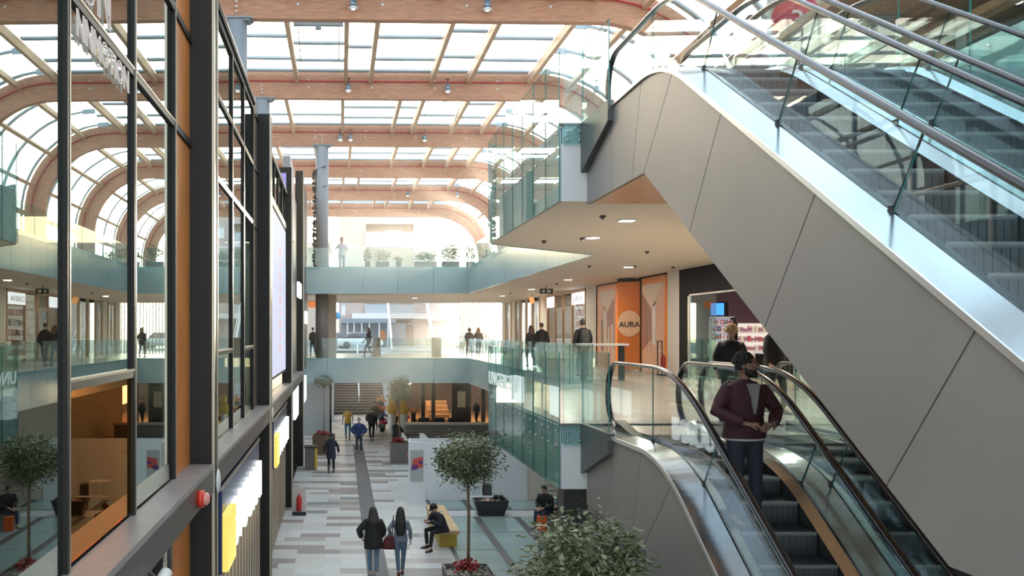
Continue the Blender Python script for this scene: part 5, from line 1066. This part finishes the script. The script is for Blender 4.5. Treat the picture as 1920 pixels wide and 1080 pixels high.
MB().box(-1.52, 39.5, 0, -1.02, 40.1, .95).build('body', cm('bin_grey', (.14, .13, .12), .5), bi); MB().box(-1.08, 39.48, .05, -.98, 39.5, .9).box(-1.02, 39.5, .05, -1.0, 40.05, .9).build('yellow_panel', cm('bin_yellow', (.75, .50, .04), .5), bi); MB().box(-1.55, 39.47, .95, -.99, 40.13, 1.0).build('lid', blackm, bi)
r = empty('fire_extinguisher', (-1.3, 29.9, 0), 0, 'red fire extinguisher on a stand beside the left shopfronts on the ground floor', 'fire extinguisher')
MB().lathe((-1.33, 29.8, 0), [(.075, .12), (.085, .16), (.085, .52), (.05, .6), (.02, .64), (.02, .68)], 14).build('cylinder', cm('ext_red2', (.5, .02, .02), .3), r)
MB().box(-1.55, 29.65, 0, -1.1, 30.0, .06).box(-1.55, 29.96, .06, -1.12, 29.99, .86).build('stand', cm('ext_stand', (.6, .55, .52), .4), r); MB().box(-1.54, 29.6, 0, -1.1, 29.65, .12).build('kick_plate', blackm, r)
r = empty('bench', (6.6, 28.2, 0), 0, 'grey bench under the platform with two seated people', 'bench'); MB().box(6.05, 28.05, 0, 7.5, 28.55, .40).build('base', conc, r); MB().box(6.0, 28.0, .40, 7.55, 28.6, .45).build('seat', cm('bench_wood2', (.4, .3, .2), .5), r)
r = empty('bench', (8.6, 27.4, 0), 0, 'bench under the lower escalator', 'bench'); MB().box(8.3, 27.1, 0, 9.3, 27.8, .42).build('seat', conc, r)
ob = MB().box(5.85, 27.25, 0, 6.1, 27.45, .42); tag(ob.build('shopping_bag', cm('bag_orange', (.80, .12, .02), .5)), 'bright orange bag on the floor in front of the seated people', 'bag')
# second floor planters on the far bridge
for i, (u0, u1, h_) in enumerate(((684, 694, .55), (704, 729, .5), (742, 752, .2), (776, 818, .45), (828, 860, .8), (874, 890, .75), (905, 935, .5))):
    y = 47.2; x0, x1 = PX(u0, y), PX(u1, y); r = empty('planter', ((x0+x1)/2, y, 9), 0, f'trough planter with shrubs on the upper far bridge, number {["one","two","three","four","five","six","seven"][i]} from the left', 'planter')
    MB().box(x0, y-.2, 9, x1, y+.2, 9.5).build('trough', cm('trough_grey', (.12, .13, .14), .5), r)
    m = MB(); leafball(m, ((x0+x1)/2, y, 9.55+h_*.5), ((x1-x0)*.5, .2, h_*.6), int(260*(x1-x0)+60), .14, rn); m.build('shrubs', [leaf1, cm('shrub_pale', (.35, .30, .16), .6)], r)
# bins and stands on the far bridge, first floor
for i, (u, w_, c) in enumerate(((706, .45, (.20, .13, .09)), (818, .55, (.42, .38, .3)))):
    y = 53.3; x = PX(u, y); r = empty('waste_bin', (x, y, Z1), 0, ['brown box shaped bin next to the person striding across the far bridge', 'pale box shaped stand right of the outdoor stairs'][i], 'bin'); MB().box(x-w_/2, y-.2, Z1, x+w_/2, y+.2, Z1+1.05).build('body', cm('bin_c%d' % i, c, .5), r, bevel=.02); MB().box(x-w_/2-.02, y-.22, Z1+1.05, x+w_/2+.02, y+.22, Z1+1.1).build('lid', cm('bin_l%d' % i, (.3, .28, .25), .4), r)
# outdoor stairs up to the second floor
st = empty('staircase', (4.4, 66, 4.46), 0, 'pale outdoor staircase with open treads seen beyond the first floor bridge', 'staircase')
for k in range(24): MB().box(3.7, 64.5+.3*k, 4.46+.17*(k+1)-.05, 6.5, 64.5+.3*k+.3, 4.46+.17*(k+1)).build('step', cm('pale_tread', (.62, .5, .38), .6) if k == 0 else bpy.data.materials['pale_tread'], st)
MB().bar((3.62, 64.5, 4.56), (3.62, 71.7, 8.7), .1, .35).build('stringer', white, st); MB().bar((6.58, 64.5, 4.56), (6.58, 71.7, 8.7), .1, .35).build('stringer', white, st)
MB().bar((3.62, 64.5, 5.5), (3.62, 71.7, 9.6), .06, .06).build('handrail', white, st); MB().bar((6.58, 64.5, 5.5), (6.58, 71.7, 9.6), .06, .06).build('handrail', white, st)
# apartment house across the street
bw = cm('house_pink_beige', (.50, .42, .38), .8); bw2 = cm('house_cream', (.55, .50, .42), .8); BYY = 96
b = empty('apartment_house', (5, BYY, 4.46), 0, 'pale pink apartment house with a recessed balcony across the street', 'building')
def bx(nm, u0, u1, v0, v1, y0, y1, mt): return MB().box(PX(u0, BYY), y0, PZ(v1, BYY), PX(u1, BYY), y1, PZ(v0, BYY)).build(nm, mt, b)
bx('wall', 635, 686, 360, 660, BYY, BYY+10, bw); bx('wall', 686, 775, 360, 420, BYY, BYY+10, bw); bx('wall', 775, 862, 360, 660, BYY, BYY+10, bw); bx('back_wall', 686, 775, 420, 660, BYY+1.6, BYY+10, bw2)
bx('cornice', 632, 866, 350, 362, BYY-.6, BYY+.2, white); bx('floor_band', 635, 862, 462, 466, BYY-.15, BYY, cm('band_grey', (.6, .6, .62), .7))
for v0 in (456, 528, 590):
    bx('balcony_slab', 684, 777, v0, v0+8, BYY-.6, BYY+1.6, cm('slab_lilac', (.6, .58, .62), .7)); bx('balcony_rail', 684, 777, v0-19, v0, BYY-.6, BYY-.5, cm('rail_grey_blue', (.42, .48, .52), .5))
for (u0, u1, v0, v1) in ((700, 717, 430, 445), (722, 756, 428, 445), (700, 756, 500, 520)): bx('window', u0, u1, v0, v1, BYY+1.5, BYY+1.62, white)
for (u0, u1, v0, v1) in ((786, 814, 428, 447), (786, 814, 500, 520), (640, 648, 572, 592), (830, 850, 500, 520)):
    bx('window', u0, u1, v0, v1, BYY-.06, BYY+.02, cm('win_white', (.7, .72, .75), .3)); bx('shutter_box', u0-1, u1+1, v0-4, v0, BYY-.1, BYY+.02, cm('win_grey', (.45, .5, .55), .5))
bx('shop_band', 640, 740, 598, 606, BYY-2.5, BYY, cm('band_dark_blue', (.22, .28, .32), .5)); bx('shop_band', 800, 862, 595, 602, BYY-2, BYY, cm('band_blue', (.4, .5, .58), .5)); bx('awning', 660, 800, 588, 598, BYY-1, BYY, white)
for u in (650, 662, 676, 690, 708, 724): bx('pillar', u, u+2.5, 606, 650, BYY-2.4, BYY-2.1, cm('pillar_w', (.6, .62, .64), .6))
bx('shop_window', 640, 760, 606, 648, BYY-.4, BYY, cm('shop_win', (.25, .32, .36), .3)); bx('shop_window', 800, 862, 606, 640, BYY-.2, BYY, cm('shop_win2', (.32, .38, .42), .3)); bx('lit_door', 712, 722, 619, 640, BYY-.5, BYY, cm('lit_door', (.75, .3, .12), .5))
b2 = empty('apartment_house', (-12, 110, 4.46), 0, 'plain cream house at the far left beyond the street', 'building'); MB().box(-16, 100, 4.46, -1.2, 110, 15).build('wall', bw2, b2); MB().box(-16.3, 99.7, 15, -1.0, 110, 15.6).build('roof', conc, b2)
s = MB().lathe((PX(632, 80), 80, 0), [(.04, 4.46), (.04, 7.6)], 8); s = s.build('street_sign', steel); tag(s, 'round blue traffic sign on a pole at the left of the street', 'sign')
MB().tube([(PX(632, 80), 79.9, 7.35), (PX(632, 80), 79.86, 7.35)], .32, 20).build('disc', cm('sign_blue', (.05, .4, .75), .4), s)
def car(x, y, rz, col, lab):
    r = empty('car', (0, 0, 0), 0, lab, 'car'); m = MB(); rg = []
    for q, zl, zh, w_ in ((-2.1, .35, .75, .75), (-1.9, .25, .85, .85), (-1.0, .22, .92, .88), (1.0, .22, .92, .88), (1.85, .25, .80, .84), (2.1, .35, .62, .72)):
        rg.append([Vector((q, sy*w_, z)) for sy, z in ((-1, zl), (-1, zh-.12), (-.9, zh), (.9, zh), (1, zh-.12), (1, zl))])
    m.loft(rg); m.build('body', cm('car_paint', col, .2, coat=.6), r)
    m = MB(); m.loft([[Vector((q*k, sy*w_, z)) for q, sy in ((-1, -1), (1, -1), (1, 1), (-1, 1))] for z, k, w_ in ((.88, 1.35, .78), (1.38, .85, .62), (1.42, .78, .58))]); m.build('cabin', cm('car_glass', (.08, .1, .12), .1), r)
    m = MB().box(-.8, -.6, 1.41, .8, .6, 1.45); m.build('roof', bpy.data.materials['car_paint'], r)
    for qx in (-1.3, 1.3):
        for sy in (-1, 1): MB().tube([(qx, sy*.70, .32), (qx, sy*.9, .32)], .32, 16).build('wheel', black, r)
    r.location = (x, y, 4.46); r.rotation_euler = (0, 0, rz)
car(1.6, 82, .25, (.75, .78, .8), 'white car in the street, left of the outdoor stairs')
car(-.9, 86, .2, (.35, .5, .6), 'blue grey car partly hidden behind the white car at far left')
car(12.2, 84, .1, (.75, .78, .8), 'white car in the street right of the outdoor stairs')

# thin haze in the far half of the hall and outside, lit by the low sun
hz = bpy.data.materials.new('haze'); hz.use_nodes = True; hn = hz.node_tree; hn.nodes.clear()
ho = hn.nodes.new('ShaderNodeOutputMaterial'); hv = hn.nodes.new('ShaderNodeVolumeScatter'); hv.inputs['Density'].default_value = .0019; hv.inputs['Anisotropy'].default_value = .8; hv.inputs['Color'].default_value = (1, .96, .90, 1)
hn.links.new(hv.outputs[0], ho.inputs['Volume'])
o = MB().box(-15.5, 24, 3.56, 15, 130, 30).build('haze', hz); o['kind'] = 'stuff'; tag(o, 'thin sunlit haze filling the far half of the hall', 'haze')
